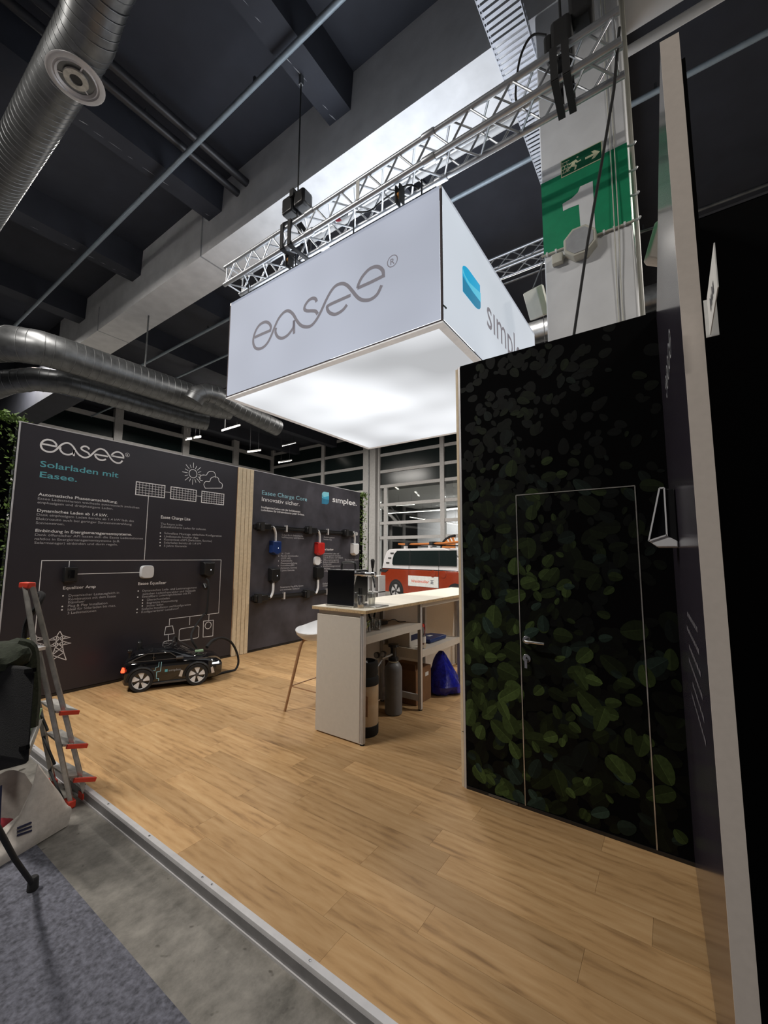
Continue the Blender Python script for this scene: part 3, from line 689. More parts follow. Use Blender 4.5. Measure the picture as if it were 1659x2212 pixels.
# ---------------------------------------------------------------- rear glazing (along X at y = 16) and side glazing (along Y)
GY = 16.0
w1 = thing('window_1', 'tall white framed glazing at the back of the hall', None, (-12, GY, FZ)); w1['kind'] = 'structure'
gx = [-19.2, -15.1, -11.88, -8.05, -4.6, -1.2, 2.2]
gz = [.9, 2.44, 3.13, 3.99, 4.88, 5.60, 6.41, 7.2]
for i, x in enumerate(gx):
    if i == 2:
        MB().box(x-.37,x+.37,GY-.25,GY+.25,FZ,CZ).build('post', 'frame_paint', w1)
        MB().box(x-.02,x+.02,GY-.28,GY-.25,FZ,CZ).build('post_seam', 'galv', w1)
        MB().box(x+.40,x+.52,GY-.1,GY+.1,FZ,CZ).build('post', 'frame_paint', w1)
    else: MB().box(x-.10,x+.10,GY-.1,GY+.1,FZ,CZ).build('post', 'frame_paint', w1)
for j, z in enumerate(gz):
    zz = z
    for i in range(len(gx)-1):
        a, b = gx[i]+.1, gx[i+1]-.1
        if i == 2: a = gx[2]+.52
        if i == 1: b = gx[2]-.37
        off = 0 if i >= 2 else .35
        if i < 2 and z < 4.5: off = .75
        MB().box(a,b,GY-.06,GY+.06,zz+off-.07,zz+off+.07).build('rail', 'frame_paint', w1)
        if j+1 < len(gz):
            z1 = gz[j+1]+(0 if i >= 2 else .35 if gz[j+1] > 4.5 else .75)
            clear = (i >= 2 and z < 4.8)
            MB().box(a+.01,b-.01,GY-.012,GY+.012,zz+off+.07,z1-.07).build('pane', 'clear_glass' if clear else 'dark_pane', w1)
# small inner sash bars on the clear bays
for a, b in ((-11.3,-8.15),):
    for x in (a+.25,): MB().box(x-.09,x+.09,GY-.05,GY+.05,.9,4.88).build('sash', 'frame_paint', w1)
w2 = thing('window_2', 'white framed side glazing above the printed wall', None, (-19.2, 8, FZ)); w2['kind'] = 'structure'
SX = -19.2
for y in (1.5, 4.6, 7.6, 10.6, 13.4):
    MB().box(SX-.12,SX+.12,y-.16,y+.16,FZ,CZ).build('post', 'frame_paint', w2)
for z in (2.9, 4.2, 5.35, 6.4, 7.3):
    MB().box(SX-.08,SX+.08,-6,15.9,z-.09,z+.09).build('rail', 'frame_paint', w2)
for k, (ya, yb) in enumerate(zip((1.5,4.6,7.6,10.6,13.4),(4.6,7.6,10.6,13.4,15.9))):
    for za, zb_ in zip((2.9,4.2,5.35,6.4),(4.2,5.35,6.4,7.3)):
        MB().box(SX-.012,SX+.012,ya+.17,yb-.17,za+.1,zb_-.1).build('pane', 'dark_pane', w2)
    if k in (0, 2, 3): MB().bar((SX+.05,ya+.2,4.2),(SX+.05,yb-.2,6.4),.10,.10).build('brace', 'frame_paint', w2)
wb = MB().box(-40,25,32,32.2,FZ,CZ).build('wall_back', 'wall_plain'); struct(wb, 'pale wall beyond the glazing')
wf = MB().box(-30,-29.8,-12,32,FZ,CZ).build('wall_far_left', 'wall_plain'); struct(wf, 'plain wall at the far side of the hall')
# room behind the glazing
rm = MB().box(-14,6,24,24.15,FZ,4.7).build('partition', 'room_wall'); struct(rm, 'white partition in the room behind the glazing')
rc = MB().box(-14,6,16.3,24,4.75,4.85).build('room_ceiling', 'wall_plain'); struct(rc, 'suspended ceiling of the room behind the glazing')
lamp('room_lamp', (-7, 19.5, 4.7), 6, .4, 420); lamp('room_lamp', (-9, 22.5, 4.7), 6, .4, 320)
def tube_light(a, b, label, grp=None):
    a, b = Vector(a), Vector(b)
    t = thing('tube_light', label, 'light', tuple((a+b)/2), group=grp)
    d = (b-a).normalized()
    zc_ = 4.75 if 16.4 < a.y < 24 and max(a.z,b.z) < 4.7 else CZ
    for k_ in (.15,.85): p_ = a.lerp(b,k_); MB().tube([p_+V(0,0,.02), V(p_.x,p_.y,zc_)], .003, 5).build('hanger', 'rubber', t)
    MB().bar(a, b, .12, .05).build('housing', 'white_paint', t); MB().bar(a+V(0,0,-.035), b+V(0,0,-.035), .09, .02).build('tube', 'lamp_white', t)
G = 'tube lights in the room behind the glazing'
def gl(px, py, y): return ony(px, py, y)
for p, q, y, lab in (((835,1108),(950,1101),20,'longest lit tube across the wide clear pane above the van'), ((958,1101),(990,1098),20,'lit tube continuing the longest one behind the next pane'), ((900,1068),(955,1064),19,'uppermost long lit tube seen through the wide clear pane'), ((855,1091),(895,1088),18,'short lit tube between the uppermost and the longest tube'), ((886,1116),(918,1121),21.5,'short slanting lit tube below the longest tube'), ((960,1127),(988,1132),21.5,'slanting lit tube low behind the pane beside the leaf wall'), ((940,1050),(958,1049),18,'tiny lit tube right under the top clear rail')):
    tube_light(gl(*p,y), gl(*q,y), lab, G)
G = 'tube lights in the far hall'
for (p, q, x), lab in zip((((480,929),(515,917),-14), ((536,975),(560,971),-14), ((603,998),(627,993),-14), ((611,962),(636,955),-15.5), ((420,944),(430,942),-14), ((402,948),(410,946),-14)), ('biggest ceiling light above the sun drawing on the wall', 'ceiling light above the wooden slats of the printed wall', 'ceiling light behind the blue headline panel, lower of two', 'ceiling light close under the light box edge', 'one of a tiny pair of ceiling lamps above the solar panels drawing', 'one of a tiny pair of ceiling lamps above the solar panels drawing')):
    tube_light(onx(*p,x), onx(*q,x)+V(0,.05,0), lab, G)
# outside stair behind side glazing
st = thing('stair', 'dark steel stair rising behind the ducts above the printed wall', 'stair', (-17.5, 7, FZ))
for k in range(9): MB().box(-18.2,-16.8,6.0+.32*k,6.3+.32*k,4.0+.16*k,4.05+.16*k).build('tread', 'galv', st)
MB().bar((-16.8,5.8,3.9),(-16.8,9.0,5.5),.06,.25).build('stringer', 'frame_paint', st); MB().bar((-18.2,5.8,3.9),(-18.2,9.0,5.5),.06,.25).build('stringer', 'frame_paint', st)
for y in (6.0,8.8): MB().box(-17.6,-17.4,y-.06,y+.06,FZ,4.0+(y-6)*.5).build('support', 'frame_paint', st)

# ---------------------------------------------------------------- ducts
def duct(name, label, pts, r, pitch=.12, n=20):
    c = [Vector(p) for p in pts]; t = thing(name, label, 'duct', tuple(c[0]))
    MB().tube(c, r, n).build('pipe', 'galv', t)
    k = MB(); k.nofix = True; acc = 0
    for i in range(len(c)-1):                                # folded spiral seams, raised rings
        L_ = (c[i+1]-c[i]).length; d = (c[i+1]-c[i]).normalized(); s = pitch-acc
        while s < L_:
            p = c[i]+d*s; k.tube([p-d*.006, p-d*.003, p+d*.003, p+d*.006], [r, r+.0045, r+.0045, r], n, caps=False); s += pitch
        acc = (acc+L_) % pitch
    o = k.build('seams', 'duct_seam', t); o['kind'] = 'stuff'
    for i in range(len(c)-1):
        if (c[i+1]-c[i]).length > .8 and not (r < .31 and c[i].x < -9.6 and c[i].z < 6):
            p = c[i].lerp(c[i+1], .5); MB().box(p.x-.012,p.x+.012,p.y-.012,p.y+.012,p.z+r*.9,CZ if abs((p.x+3.26+1.3875) % 2.775-1.3875) > .24 else RZ).build('hanger', 'galv', t)
    return t
DXm, DYm, DZm = 0, 1.215, 6.62
t = duct('spiral_duct', 'round spiral duct with a disc air outlet under the ceiling', [(-14,DYm,DZm),(-4.78,DYm,DZm),(-4.35,DYm,DZm),(-4.15,DYm-.03,DZm+.05),(-3.9,DYm-.05,DZm+.12),(2,DYm-.05,DZm+.12)], .235, .085)
dc = Vector((-4.70, 1.245, 6.36))
MB().lathe([(.14,.28),(.15,.05),(.16,.02)], dc, 24).build('neck', 'galv', t)
pl_ = MB().lathe([(.245,.012),(.25,.0),(.235,-.008),(.20,-.008),(.19,.006),(.175,-.004),(.155,.012),(.15,.06)], dc, 36, caps=False).build('outlet_ring', 'alu', t)
MB().lathe([(.0,.02),(.105,.02),(.11,.004),(.105,-.006),(.055,-.006),(.05,.008),(.0,.008)], dc, 28).build('outlet_disc', 'alu_worn', t)
MB().lathe([(.0,.006),(.05,.006),(.05,.004),(.0,.004)], dc, 16).build('hub', 'black_plastic', t)
for an in (0, 2.1, 4.2): MB().bar(dc+V(.1*math.cos(an),.1*math.sin(an),.02), dc+V(.16*math.cos(an),.16*math.sin(an),.02), .012, .012).build('spoke', 'alu', t)
A = lambda px, py, x: tuple(onx(px, py, x))
xd = -9.0
p0, p1 = onx(100,768,xd), onx(445,858,xd)
zz = (p0.z+p1.z)/2
duct('spiral_duct', 'thick bent spiral duct above the printed wall', [(xd-3.5,p0.y-1.2,zz+.05),(xd-1.0,p0.y-.75,zz+.02)]+[(xd-.62,p0.y-.62,zz),(xd-.25,p0.y-.40,zz),(xd-.05,p0.y-.1,zz),(xd,p0.y+.25,zz),(xd,p1.y,zz),(xd+.02,p1.y+.3,zz),(xd+.1,p1.y+.6,zz+.02)], .30, .14)
q0, q1 = onx(120,815,xd-.6), onx(400,905,xd-.6); z2 = (q0.z+q1.z)/2
duct('spiral_duct', 'thinner spiral duct running below the thick one above the printed wall', [(xd-3.8,q0.y-1.4,z2-.55),(xd-1.2,q0.y-.55,z2-.1),(xd-.85,q0.y-.25,z2-.02),(xd-.62,q0.y+.15,z2),(xd-.6,q0.y+.5,z2),(xd-.6,q1.y,z2),(xd-.5,q1.y+.5,z2)], .22, .14)
r0 = onx(430,848,-9.0)
duct('spiral_duct', 'short bent spiral duct looping beside the light box', [tuple(onx(418,866,-8.25)), tuple(onx(426,853,-8.2)), tuple(onx(445,848,-8.15)), tuple(onx(470,855,-8.1)), tuple(onx(510,880,-8.1)), tuple(onx(600,925,-8.1))], .20, .14)
d0, d1 = ony(1120,732,9.0), ony(1420,638,9.0); zz = (d0.z+d1.z)/2
duct('spiral_duct', 'spiral duct passing behind the white column', [(-5,9.0,zz),(4,9.0,zz)], .24, .3)
tg = thing('wire_trough', 'grey wire trough hanging below the duct behind the column', 'trough', (0,8.9,zz-.6))
MB().box(-5,4,8.8,9.1,zz-.62,zz-.60).box(-5,4,8.8,8.82,zz-.62,zz-.42).build('channel', 'galv', tg)
# ---------------------------------------------------------------- pipes and conduits
def pipe(name, label, a, b, r, mt, grp=None, extra=None):
    t = thing(name, label, 'pipe', tuple(a), group=grp)
    MB().tube([a, b], r, 10).build('tube', mt, t)
    n = max(2, int((Vector(b)-Vector(a)).length/2.775))
    for k in range(n):
        p = Vector(a).lerp(Vector(b), (k+.5)/n)
        MB().box(p.x-.015,p.x+.015,p.y-.015,p.y+.015,p.z+r*.6,p.z+.11).build('hanger', 'galv', t)
    return t
pipe('conduit', 'thin grey conduit crossing below the ceiling ribs', V(-22,2.70,RZ-.10), V(6,2.70,RZ-.10), .034, 'pipe_grey')
pipe('heating_pipe', 'upper of two black pipes ending at the concrete beam', V(-5.20,-8,7.42), V(-5.20,3.66,7.42), .06, 'pipe_black')
pipe('heating_pipe', 'lower of two black pipes ending at the concrete beam', V(-5.42,-8,7.36), V(-5.42,3.66,7.36), .055, 'pipe_black')
pipe('conduit', 'pale grey conduit behind the beam and the column', V(-14,5.54,RZ-.07), V(8,5.54,RZ-.07), .035, 'pipe_grey')
pipe('conduit', 'dark conduit further behind the column', V(-16,8.0,RZ-.07), V(10,8.0,RZ-.07), .03, 'galv')
pipe('conduit', 'dim conduit above the bent ducts behind the beam', V(-22,6.6,RZ-.07), V(-4,6.6,RZ-.07), .03, 'pipe_grey')
pipe('round_tube', 'pale tube running just behind the beam underside', V(-4.5,4.42,6.665), V(6,4.42,6.665), .045, 'white_paint')

# ---------------------------------------------------------------- perforated cable tray
tr = thing('cable_tray', 'white perforated cable tray running under the concrete beam', 'cable tray', (-1.0, 2, 6.55))
TX0, TX1, TZ = -1.17, -.84, 6.50
me0 = None
for k in range(128):
    y = 1.5+k*.055
    if me0 is None:
        s_ = MB().box(TX0,TX1,-.017,.017,-.002,.002).build('slat', 'tray_white', None); me0 = s_.data; o = s_
    else: o = bpy.data.objects.new('slat', me0); COL.objects.link(o)
    o.parent = tr; o.location = Vector((0,y,TZ))-tr.location
for x in (TX0, TX1):
    MB().box(x-.003,x+.003,1.4,8.55,TZ-.005,TZ+.018).box(x-.003,x+.003,1.4,8.55,TZ+.085,TZ+.10).build('rail', 'tray_white', tr)
    k = MB()
    for i in range(128): k.box(x-.002,x+.002,1.5+i*.055-.014,1.5+i*.055+.014,TZ+.018,TZ+.085)
    k.build('perforated_side', 'tray_white', tr)
for y in (2.4,5.2,7.6): MB().box(-1.01,-1.0,y-.006,y+.006,TZ,CZ).build('hanger', 'galv', tr)

# ---------------------------------------------------------------- trusses
def truss(name, label, x0, x1, y0, z0, s, bay):
    t = thing(name, label, 'truss', (x0, y0, z0))
    cs = [(y0,z0),(y0+s,z0),(y0,z0+s),(y0+s,z0+s)]
    for y, z in cs: MB().tube([(x0-.04,y,z),(x1+.04,y,z)], .0255, 12).build('chord', 'alu_truss', t)
    n = int((x1-x0)/bay); b = (x1-x0)/n
    for (ya,za),(yb,zb_) in ((cs[0],cs[2]),(cs[1],cs[3]),(cs[0],cs[1]),(cs[2],cs[3])):
        for k in range(n):
            p, q = (V(x0+k*b,ya,za), V(x0+(k+1)*b,yb,zb_)) if k % 2 == 0 else (V(x0+k*b,yb,zb_), V(x0+(k+1)*b,ya,za))
            MB().tube([p, q], .0095, 8).build('brace', 'alu_truss', t)
        for x in (x0, x1): MB().tube([V(x,ya,za), V(x,yb,zb_)], .0095, 8).build('brace', 'alu_truss', t)
    return t
T1 = truss('lighting_truss', 'aluminium truss carrying the light box with two black hoists', -4.47, -.13, 2.885, 5.0, .235, .172)
for x in (-3.0,-1.55):
    for y in (2.885,3.12): 
        MB().lathe([(.032,-.06),(.034,-.05),(.034,.05),(.032,.06)], (x,y,5.0), 14, 'x').build('coupler', 'alu_truss', T1); MB().lathe([(.032,-.06),(.034,-.05),(.034,.05),(.032,.06)], (x,y,5.235), 14, 'x').build('coupler', 'alu_truss', T1)
truss('lighting_truss', 'aluminium truss behind the white column', -3.0, -.6, 7.0, 6.80, .26, .30)
w_ = MB().tube([(-1.62,7.1,6.8),(-1.60,7.1,4.2)], .006, 6).build('steel_wire', 'steel'); tag(w_, 'thin steel wire hanging from the rear truss', 'wire')

# ---------------------------------------------------------------- hanging light box
lb = thing('light_box', 'large white illuminated box hanging above the bar', 'light box', (-2.96, 4.41, LBZ0))
i_ = .018
MB().quad((LBX0+i_,LBY0,LBZ0+.03),(LBX1-i_,LBY0,LBZ0+.03),(LBX1-i_,LBY0,LBZ1),(LBX0+i_,LBY0,LBZ1)).build('front_panel', 'fabric_front', lb)
MB().quad((LBX1,LBY0+i_,LBZ0+.03),(LBX1,LBY1-i_,LBZ0+.03),(LBX1,LBY1-i_,LBZ1),(LBX1,LBY0+i_,LBZ1)).build('side_panel', 'fabric_side', lb)
MB().quad((LBX0,LBY0+i_,LBZ0+.03),(LBX0,LBY1-i_,LBZ0+.03),(LBX0,LBY1-i_,LBZ1),(LBX0,LBY0+i_,LBZ1)).build('side_panel', 'fabric_side', lb)
MB().quad((LBX0+i_,LBY1,LBZ0+.03),(LBX1-i_,LBY1,LBZ0+.03),(LBX1-i_,LBY1,LBZ1),(LBX0+i_,LBY1,LBZ1)).build('back_panel', 'fabric_front', lb)
fw = .072
MB().quad((LBX0+fw,LBY0+fw,LBZ0),(LBX1-fw,LBY0+fw,LBZ0),(LBX1-fw,LBY1-fw,LBZ0),(LBX0+fw,LBY1-fw,LBZ0)).build('bottom_panel', 'fabric_bottom', lb)
MB().quad((LBX0+fw,LBY0+fw,LBZ1-.02),(LBX1-fw,LBY0+fw,LBZ1-.02),(LBX1-fw,LBY1-fw,LBZ1-.02),(LBX0+fw,LBY1-fw,LBZ1-.02)).build('top_panel', 'fabric_top', lb)
mat('frame_alu_glow', (.70,.70,.70), .6, emit=(.95,.97,1), estr=.24)   # aluminium frame, faint glow added to keep its underside neutral grey
for n_, c_, s_ in (('lit_grey',(.16,.15,.17),1), ('lit_mid',srgb((38,165,210)),.9), ('lit_light',srgb((95,195,222)),.9), ('lit_dark',srgb((48,130,165)),.9)): mat(n_, tuple(x*.15 for x in c_), .8, emit=c_, estr=s_)   # ink on the back-lit textile
mat('frame_gap', (.035,.022,.028), .7)
for b_ in ((LBX0,LBX1,LBY0,LBY0+fw),(LBX0,LBX1,LBY1-fw,LBY1),(LBX0,LBX0+fw,LBY0+fw,LBY1-fw),(LBX1-fw,LBX1,LBY0+fw,LBY1-fw)):
    MB().box(b_[0],b_[1],b_[2],b_[3],LBZ0-.001,LBZ0+.012).build('bottom_frame', 'frame_alu_glow', lb)
    MB().box(b_[0],b_[1],b_[2],b_[3],LBZ1-.03,LBZ1).build('top_frame', 'alu', lb)
MB().box(LBX0+.003,LBX1-.003,LBY0+.003,LBY1-.003,LBZ0+.0121,LBZ0+.0299).build('seam', 'frame_gap', lb)
for x, y in ((LBX1,LBY0),(LBX1,LBY1),(LBX0,LBY0),(LBX0,LBY1)):
    sx = -1 if x == LBX1 else 1; sy = 1 if y == LBY0 else -1
    MB().box(min(x,x+sx*.0175),max(x,x+sx*.0175),min(y,y+sy*.0175),max(y,y+sy*.0175),LBZ0+.012,LBZ1-.03).build('corner_seam', 'frame_gap', lb)
MB().bar((LBX1-.004,LBY0+.004,LBZ0+.155),(LBX1+.004,LBY0+.06,LBZ0+.15),.012,.012).build('strap_end', 'black_plastic', lb)
mb = MB(); mb.nofix = True; logo(mb, LF, LB_[0], LB_[1], LB_[2], 1.12, off=.003); flat(mb, 'wordmark', 'lit_grey', lb)
LS = Plane((LBX1,0,0), (0,1,0), (1,0,0))
a = LS.uv(999,630); b = LS.uv(1036,605)
simplee_icon(LS, a[0], b[0], LS.uv(1036,676)[1]+.0, LS.uv(998,563)[1], lb, ('lit_mid','lit_light','lit_dark'), .003)
mb = MB(); mb.nofix = True
u0, v0 = LS.uv(1052,704); u1, v1 = LS.uv(1131,800)
lettering(mb, LS, 's\u0131mplee.', u0, v0+.0, 1.50, .37, False, off=.003); flat(mb, 'lettering', 'lit_grey', lb)
for x in (-4.2,-3.35,-2.5,-1.7):
    MB().tube([(x,3.02,LBZ1-.02),(x,3.02,5.0)], .008, 6).build('suspension', 'black_plastic', lb)
MB().box(LBX0+.1,LBX1-.1,2.99,3.05,LBZ1,LBZ1+.05).build('carrier_rail', 'black_plastic', lb)
# ---------------------------------------------------------------- hoists
def hoist(name, label, x, y, z, top, sc=1, tilt=0):
    t = thing(name, label, 'hoist', (x, y, z))
    B = lambda dx0,dx1,dy0,dy1,dz0,dz1: MB().box(x+dx0*sc,x+dx1*sc,y+dy0*sc,y+dy1*sc,z+dz0*sc,z+dz1*sc)
    B(-.17,.0,-.09,.09,.0,.20).build('chain_bag', 'black_plastic', t, bevel=.02*sc)
    B(.005,.17,-.08,.08,.02,.21).build('motor', 'black_plastic', t, bevel=.03*sc)
    B(-.03,.03,-.1,.1,.15,.24).build('bracket', 'rubber', t)
    MB().tube([(x,y,z+.02),(x,y,z-.07*sc)], .014*sc, 8).build('hook', 'steel', t)
    MB().tube([(x,y,z+.2*sc),(x,y,top)], .009, 6).build('chain', 'rubber', t)
    MB().box(x-.02,x+.02,y-.02,y+.02,top-.12,top).build('shackle', 'galv', t)
    for dx in (-.07,.05):                                     # slings round the truss
        for p, q in (((x,y,z-.06*sc),(x+dx,y-.15,5.26)), ((x+dx,y-.155,5.265),(x+dx,y-.155,4.965)), ((x+dx,y-.155,4.966),(x+dx,y+.155,4.966)), ((x+dx,y+.155,4.965),(x+dx,y+.155,5.265)), ((x+dx,y+.15,5.26),(x,y,z-.06*sc))):
            MB().bar(p, q, .045, .016, (0,.3,1)).build('sling', 'rubber', t)
    return t
hx = ony(640,440,3.0)
hoist('chain_hoist', 'small black chain hoist on a thin cable above the box logo', hx.x+.02, 3.003, 5.47, RZ, 1.0)
h2 = ony(1225,130,3.0)
t = thing('chain_hoist', 'big black chain hoist in front of the white column', 'hoist', (h2.x,3.0,5.0))
MB().box(-.55,-.40,2.97,3.12,5.29,5.63).build('body', 'rubber', t, bevel=.03)
MB().box(-.60,-.54,2.98,3.10,5.40,5.56).build('side_cover', 'rubber', t, bevel=.02)
MB().box(-.42,-.26,3.0,3.20,5.58,5.92).build('chain_bag', 'rubber', t, bevel=.03)
MB().tube([(-.48,3.04,5.62),(-.48,3.04,RZ)], .010, 6).build('chain', 'rubber', t)
for x in (-.52,-.44):
    for p, q in (((x,3.0,5.30),(x+.01,2.848,5.23)), ((x+.01,2.848,5.235),(x+.012,2.85,4.97)), ((x+.012,2.848,4.968),(x+.0,3.155,4.966)), ((x,3.155,4.968),(x,3.09,5.30))):
        MB().bar(p, q, .05, .012, (0,.3,1)).build('strap', 'rubber', t)
c = MB().tube(cat([(-.58,3.0,5.58),(-.68,2.97,5.62),(-.76,2.93,5.45),(-.80,2.92,5.2),(-.79,2.91,5.05),(-.70,2.92,5.04)],5), .009, 6).build('power_cable', 'rubber'); tag(c, 'thin black cable looping from the big hoist to the truss', 'cable')
for x, lab in ((-3.42,'small amber shackle lamp on the truss under the small hoist'), (-1.92,'small amber shackle lamp on the truss near the box corner seam')):
    t = thing('truss_clamp', lab, 'clamp', (x,3.0,4.93)); MB().ball((x,2.98,4.93), .028, 8, 6).build('bulb', 'amber', t); MB().box(x-.03,x-.015,2.95,3.03,4.85,5.02).box(x+.015,x+.03,2.95,3.03,4.85,5.02).build('jaw', 'rubber', t)
rp = ony(737,440,3.05); t = thing('power_plug', 'red and grey power plug lying in the truss', 'plug', (rp.x,3.05,5.12))
MB().lathe([(.02,-.05),(.03,-.02),(.03,.02)], (rp.x,3.03,5.13), 12, 'x').build('plug_body', 'crimson', t); MB().lathe([(.032,.02),(.032,.08),(.02,.1)], (rp.x,3.03,5.13), 12, 'x').build('coupling', 'galv', t)
cab = MB().tube(cat([tuple(ony(770,458,3.0)),tuple(ony(800,455,3.0)),tuple(ony(830,430,3.0)),tuple(ony(880,400,3.0)),tuple(ony(905,408,3.0))],4), .008, 6).build('truss_cable', 'rubber'); tag(cab, 'black cable draped inside the truss above the logo', 'cable')
t = thing('label_strip', 'white tag strip taped upright on the truss', 'tag', (-2.86,2.86,5.0)); b0 = ony(773,465,2.86); MB().box(b0.x-.02,b0.x+.02,2.852,2.856,5.0,5.20).build('strip', 'paper_white', t)

# ---------------------------------------------------------------- fittings on the column
sp = CP.uv(1256,533)
t = thing('loudspeaker', 'grey octagonal loudspeaker below the painted number', 'loudspeaker', (sp[0],CYF,sp[1]))
MB().prism([(sp[0]+.135*math.cos(math.pi/8+k*math.pi/4), CYF-.001, sp[1]+.135*math.sin(math.pi/8+k*math.pi/4)) for k in range(8)], (0,-.09,0)).build('housing', 'cream_plastic', t, bevel=.008)
MB().prism([(sp[0]+.112*math.cos(math.pi/8+k*math.pi/4), CYF-.091, sp[1]+.112*math.sin(math.pi/8+k*math.pi/4)) for k in range(8)], (0,-.004,0)).build('grille', 'scuff', t)
t = thing('junction_box', 'small grey junction box beside the loudspeaker', 'junction box', (-.68,CYF,4.1))
MB().box(-.73,-.64,CYF-.05,CYF-.001,4.10,4.19).build('box', 'cream_plastic', t, bevel=.006)
MB().tube(cat([(-.64,CYF-.02,4.14),(-.61,CYF-.02,4.16),(-.605,CYF-.02,4.26),(-.58,CYF-.02,4.30),(-.55,CYF-.02,4.29)],4), .007, 6).build('lead', 'cream_plastic', t)
t = thing('cable_clip_rail', 'thin white conduit along the lower edge of the green band', 'conduit', (-.46,CYF,4.2))
MB().tube([(CXA-.02,CYF-.012,4.235),(CXB+.02,CYF-.012,4.235)], .010, 8).build('tube', 'cream_plastic', t)
for k in range(9): MB().box(CXA+.02+k*.075,CXA+.035+k*.075,CYF-.026,CYF-.001,4.222,4.25).build('clip', 'white_plastic', t)
for x, lab in ((-.245,'thin wire running down the column closer to the numeral'), (-.215,'thin wire running down the column closer to the hooks')):
    o = MB().tube(cat([(x-.004,CYF-.01,6.7),(x,CYF-.012,5.6),(x+.003,CYF-.012,5.0),(x,CYF-.03,4.2),(x-.01,CYF-.012,3.6),(x,CYF-.012,2.6),(x,CYF-.012,FZ)],4), .0045, 6).build('thin_wire', 'cream_plastic'); tag(o, lab, 'wire')
o = MB().tube([tuple(ony(1338,60,2.93)), tuple(ony(1326,195,2.96)), tuple(ony(1300,350,3.05)), tuple(ony(1270,520,3.1)), tuple(ony(1238,735,3.1)), (-.72,3.1,1.0), (-.74,3.1,FZ)], .010, 8).build('black_cable', 'rubber'); tag(o, 'black cable hanging from the truss down past the number', 'cable')
t = thing('pipe_rail', 'vertical white pipe with small hooks on the column flank', 'pipe', (CXB+.02,3.8,4))
MB().tube([(CXB+.03,3.75,FZ),(CXB+.03,3.75,6.7)], .018, 8).build('tube', 'cream_plastic', t)
for z in (4.28,4.50,4.72,4.95): MB().tube(cat([(CXB+.002,3.68,z),(CXB+.045,3.68,z-.008),(CXB+.06,3.68,z+.012)],4), .009, 6).build('hook', 'white_plastic', t)
# flood lights
def flood(label, c, rz, ry, mt, hang=None):
    t = thing('flood_light', label, 'flood light', c, local=True); t.rotation_euler = (ry, .25, rz); hang = tuple(t.rotation_euler.to_matrix().inverted() @ (V(*hang)-V(*c))) if hang else None
    MB().loft([[(-.12,-.05,-.16),(.12,-.05,-.16),(.12,-.05,.16),(-.12,-.05,.16)], [(-.13,.03,-.17),(.13,.03,-.17),(.13,.03,.17),(-.13,.03,.17)], [(-.08,.10,-.16),(.08,.10,-.16),(.08,.10,.16),(-.08,.10,.16)]]).build('housing', mt, t, bevel=.01)
    if hang: MB().tube([V(0,0,.16), V(*hang)], .008, 6).build('bracket', 'galv', t)
    return t
flood('white box flood light between the light box and the column', tuple(ony(1158,655,4.9)), -.6, .5, 'cream_plastic', (CXA+.005,4.2,4.9))
flood('cream box flood light between the column and the glossy wall', (.10,4.2,4.33), .5, .2, 'panel_beige', (CXB-.005,4.15,4.5))

# ---------------------------------------------------------------- devices on the printed wall
def yz(p, f): return EW.uv(*f(*p))
def shield(y0, y1, z0, z1, d=.10):                           # charger: flat top, chamfered bottom, faceted front
    X = XW+.0045; cut = (z1-z0)*.16; m_ = (y1-y0)
    A = [(X,y0,z1),(X,y1,z1),(X,y1,z0+cut),(X,y1-m_*.35,z0),(X,y0+m_*.35,z0),(X,y0,z0+cut)]
    f = lambda p, k, dx: (X+dx, (y0+y1)/2+(p[1]-(y0+y1)/2)*k, (z0+z1)/2+(p[2]-(z0+z1)/2)*k)
    return MB().loft([A, [f(p,1.0,d*.55) for p in A], [f(p,.86,d) for p in A]])
def charger(name, label, mt, box4, f, led=True, grp=None):
    (xa,ya),(xb,yb) = box4; xm = (xa+xb)/2; ym = (ya+yb)/2
    y0, y1 = yz((xa,ym),f)[0], yz((xb,ym),f)[0]; z1, z0 = yz((xm,ya),f)[1], yz((xm,yb),f)[1]
    t = thing(name, label, 'charger', (XW+.005,(y0+y1)/2,z0), group=grp)
    shield(y0, y1, z0, z1).build('body', mt, t, bevel=.006)
    if led: MB().box(XW+.104,XW+.1065,(y0+y1)/2+.014,(y0+y1)/2+.022,(z0+z1)/2-.012,(z0+z1)/2+.006).build('status_light', 'led_white', t)
    return t, (y0,y1,z0,z1)
CH = {}
for k, lab, mt, b4 in (('blue','dark blue wall charger hanging from the black bus bar','blue_plastic',((262,372),(390,568))), ('red','bright red wall charger below the black bus bar','charger_red',((885,393),(988,572))), ('white','white wall charger at the end of the bus bar','white_plastic',((1380,408),(1460,572))),
                   ('black1','black wall charger under the blue one','black_plastic',((245,748),(375,950))), ('black2','black wall charger under the white round sensor','black_plastic',((870,730),(976,906)))):
    CH[k] = charger('wall_charger', lab, mt, b4, pxk, k in ('blue','black1'))
CH['lite'] = charger('wall_charger', 'black wall charger with cable above the toy car', 'black_plastic', ((1328,103),(1405,205)), px7)
MB().tube([(XW+.05,CH['lite'][1][0]+.05,CH['lite'][1][2]-.10),(XW+.10,CH['lite'][1][0]+.05,CH['lite'][1][2]-.16)], .03, 10).build('holster', 'black_plastic', CH['lite'][0])
def rounded(name, label, mt, c, hw, hh, d, pw=4):
    t = thing(name, label, 'sensor', (XW+.005,c[0],c[1])); n = 28
    def ring(k, x): return [(x, c[0]+hw*k*math.copysign(abs(math.cos(a))**(2/pw), math.cos(a)), c[1]+hh*k*math.copysign(abs(math.sin(a))**(2/pw), math.sin(a))) for a in [2*math.pi*i/n for i in range(n)]]
    MB().loft([ring(1,XW+.0045), ring(1,XW+.0045+d*.6), ring(.9,XW+.0045+d)]).build('case', mt, t); return t
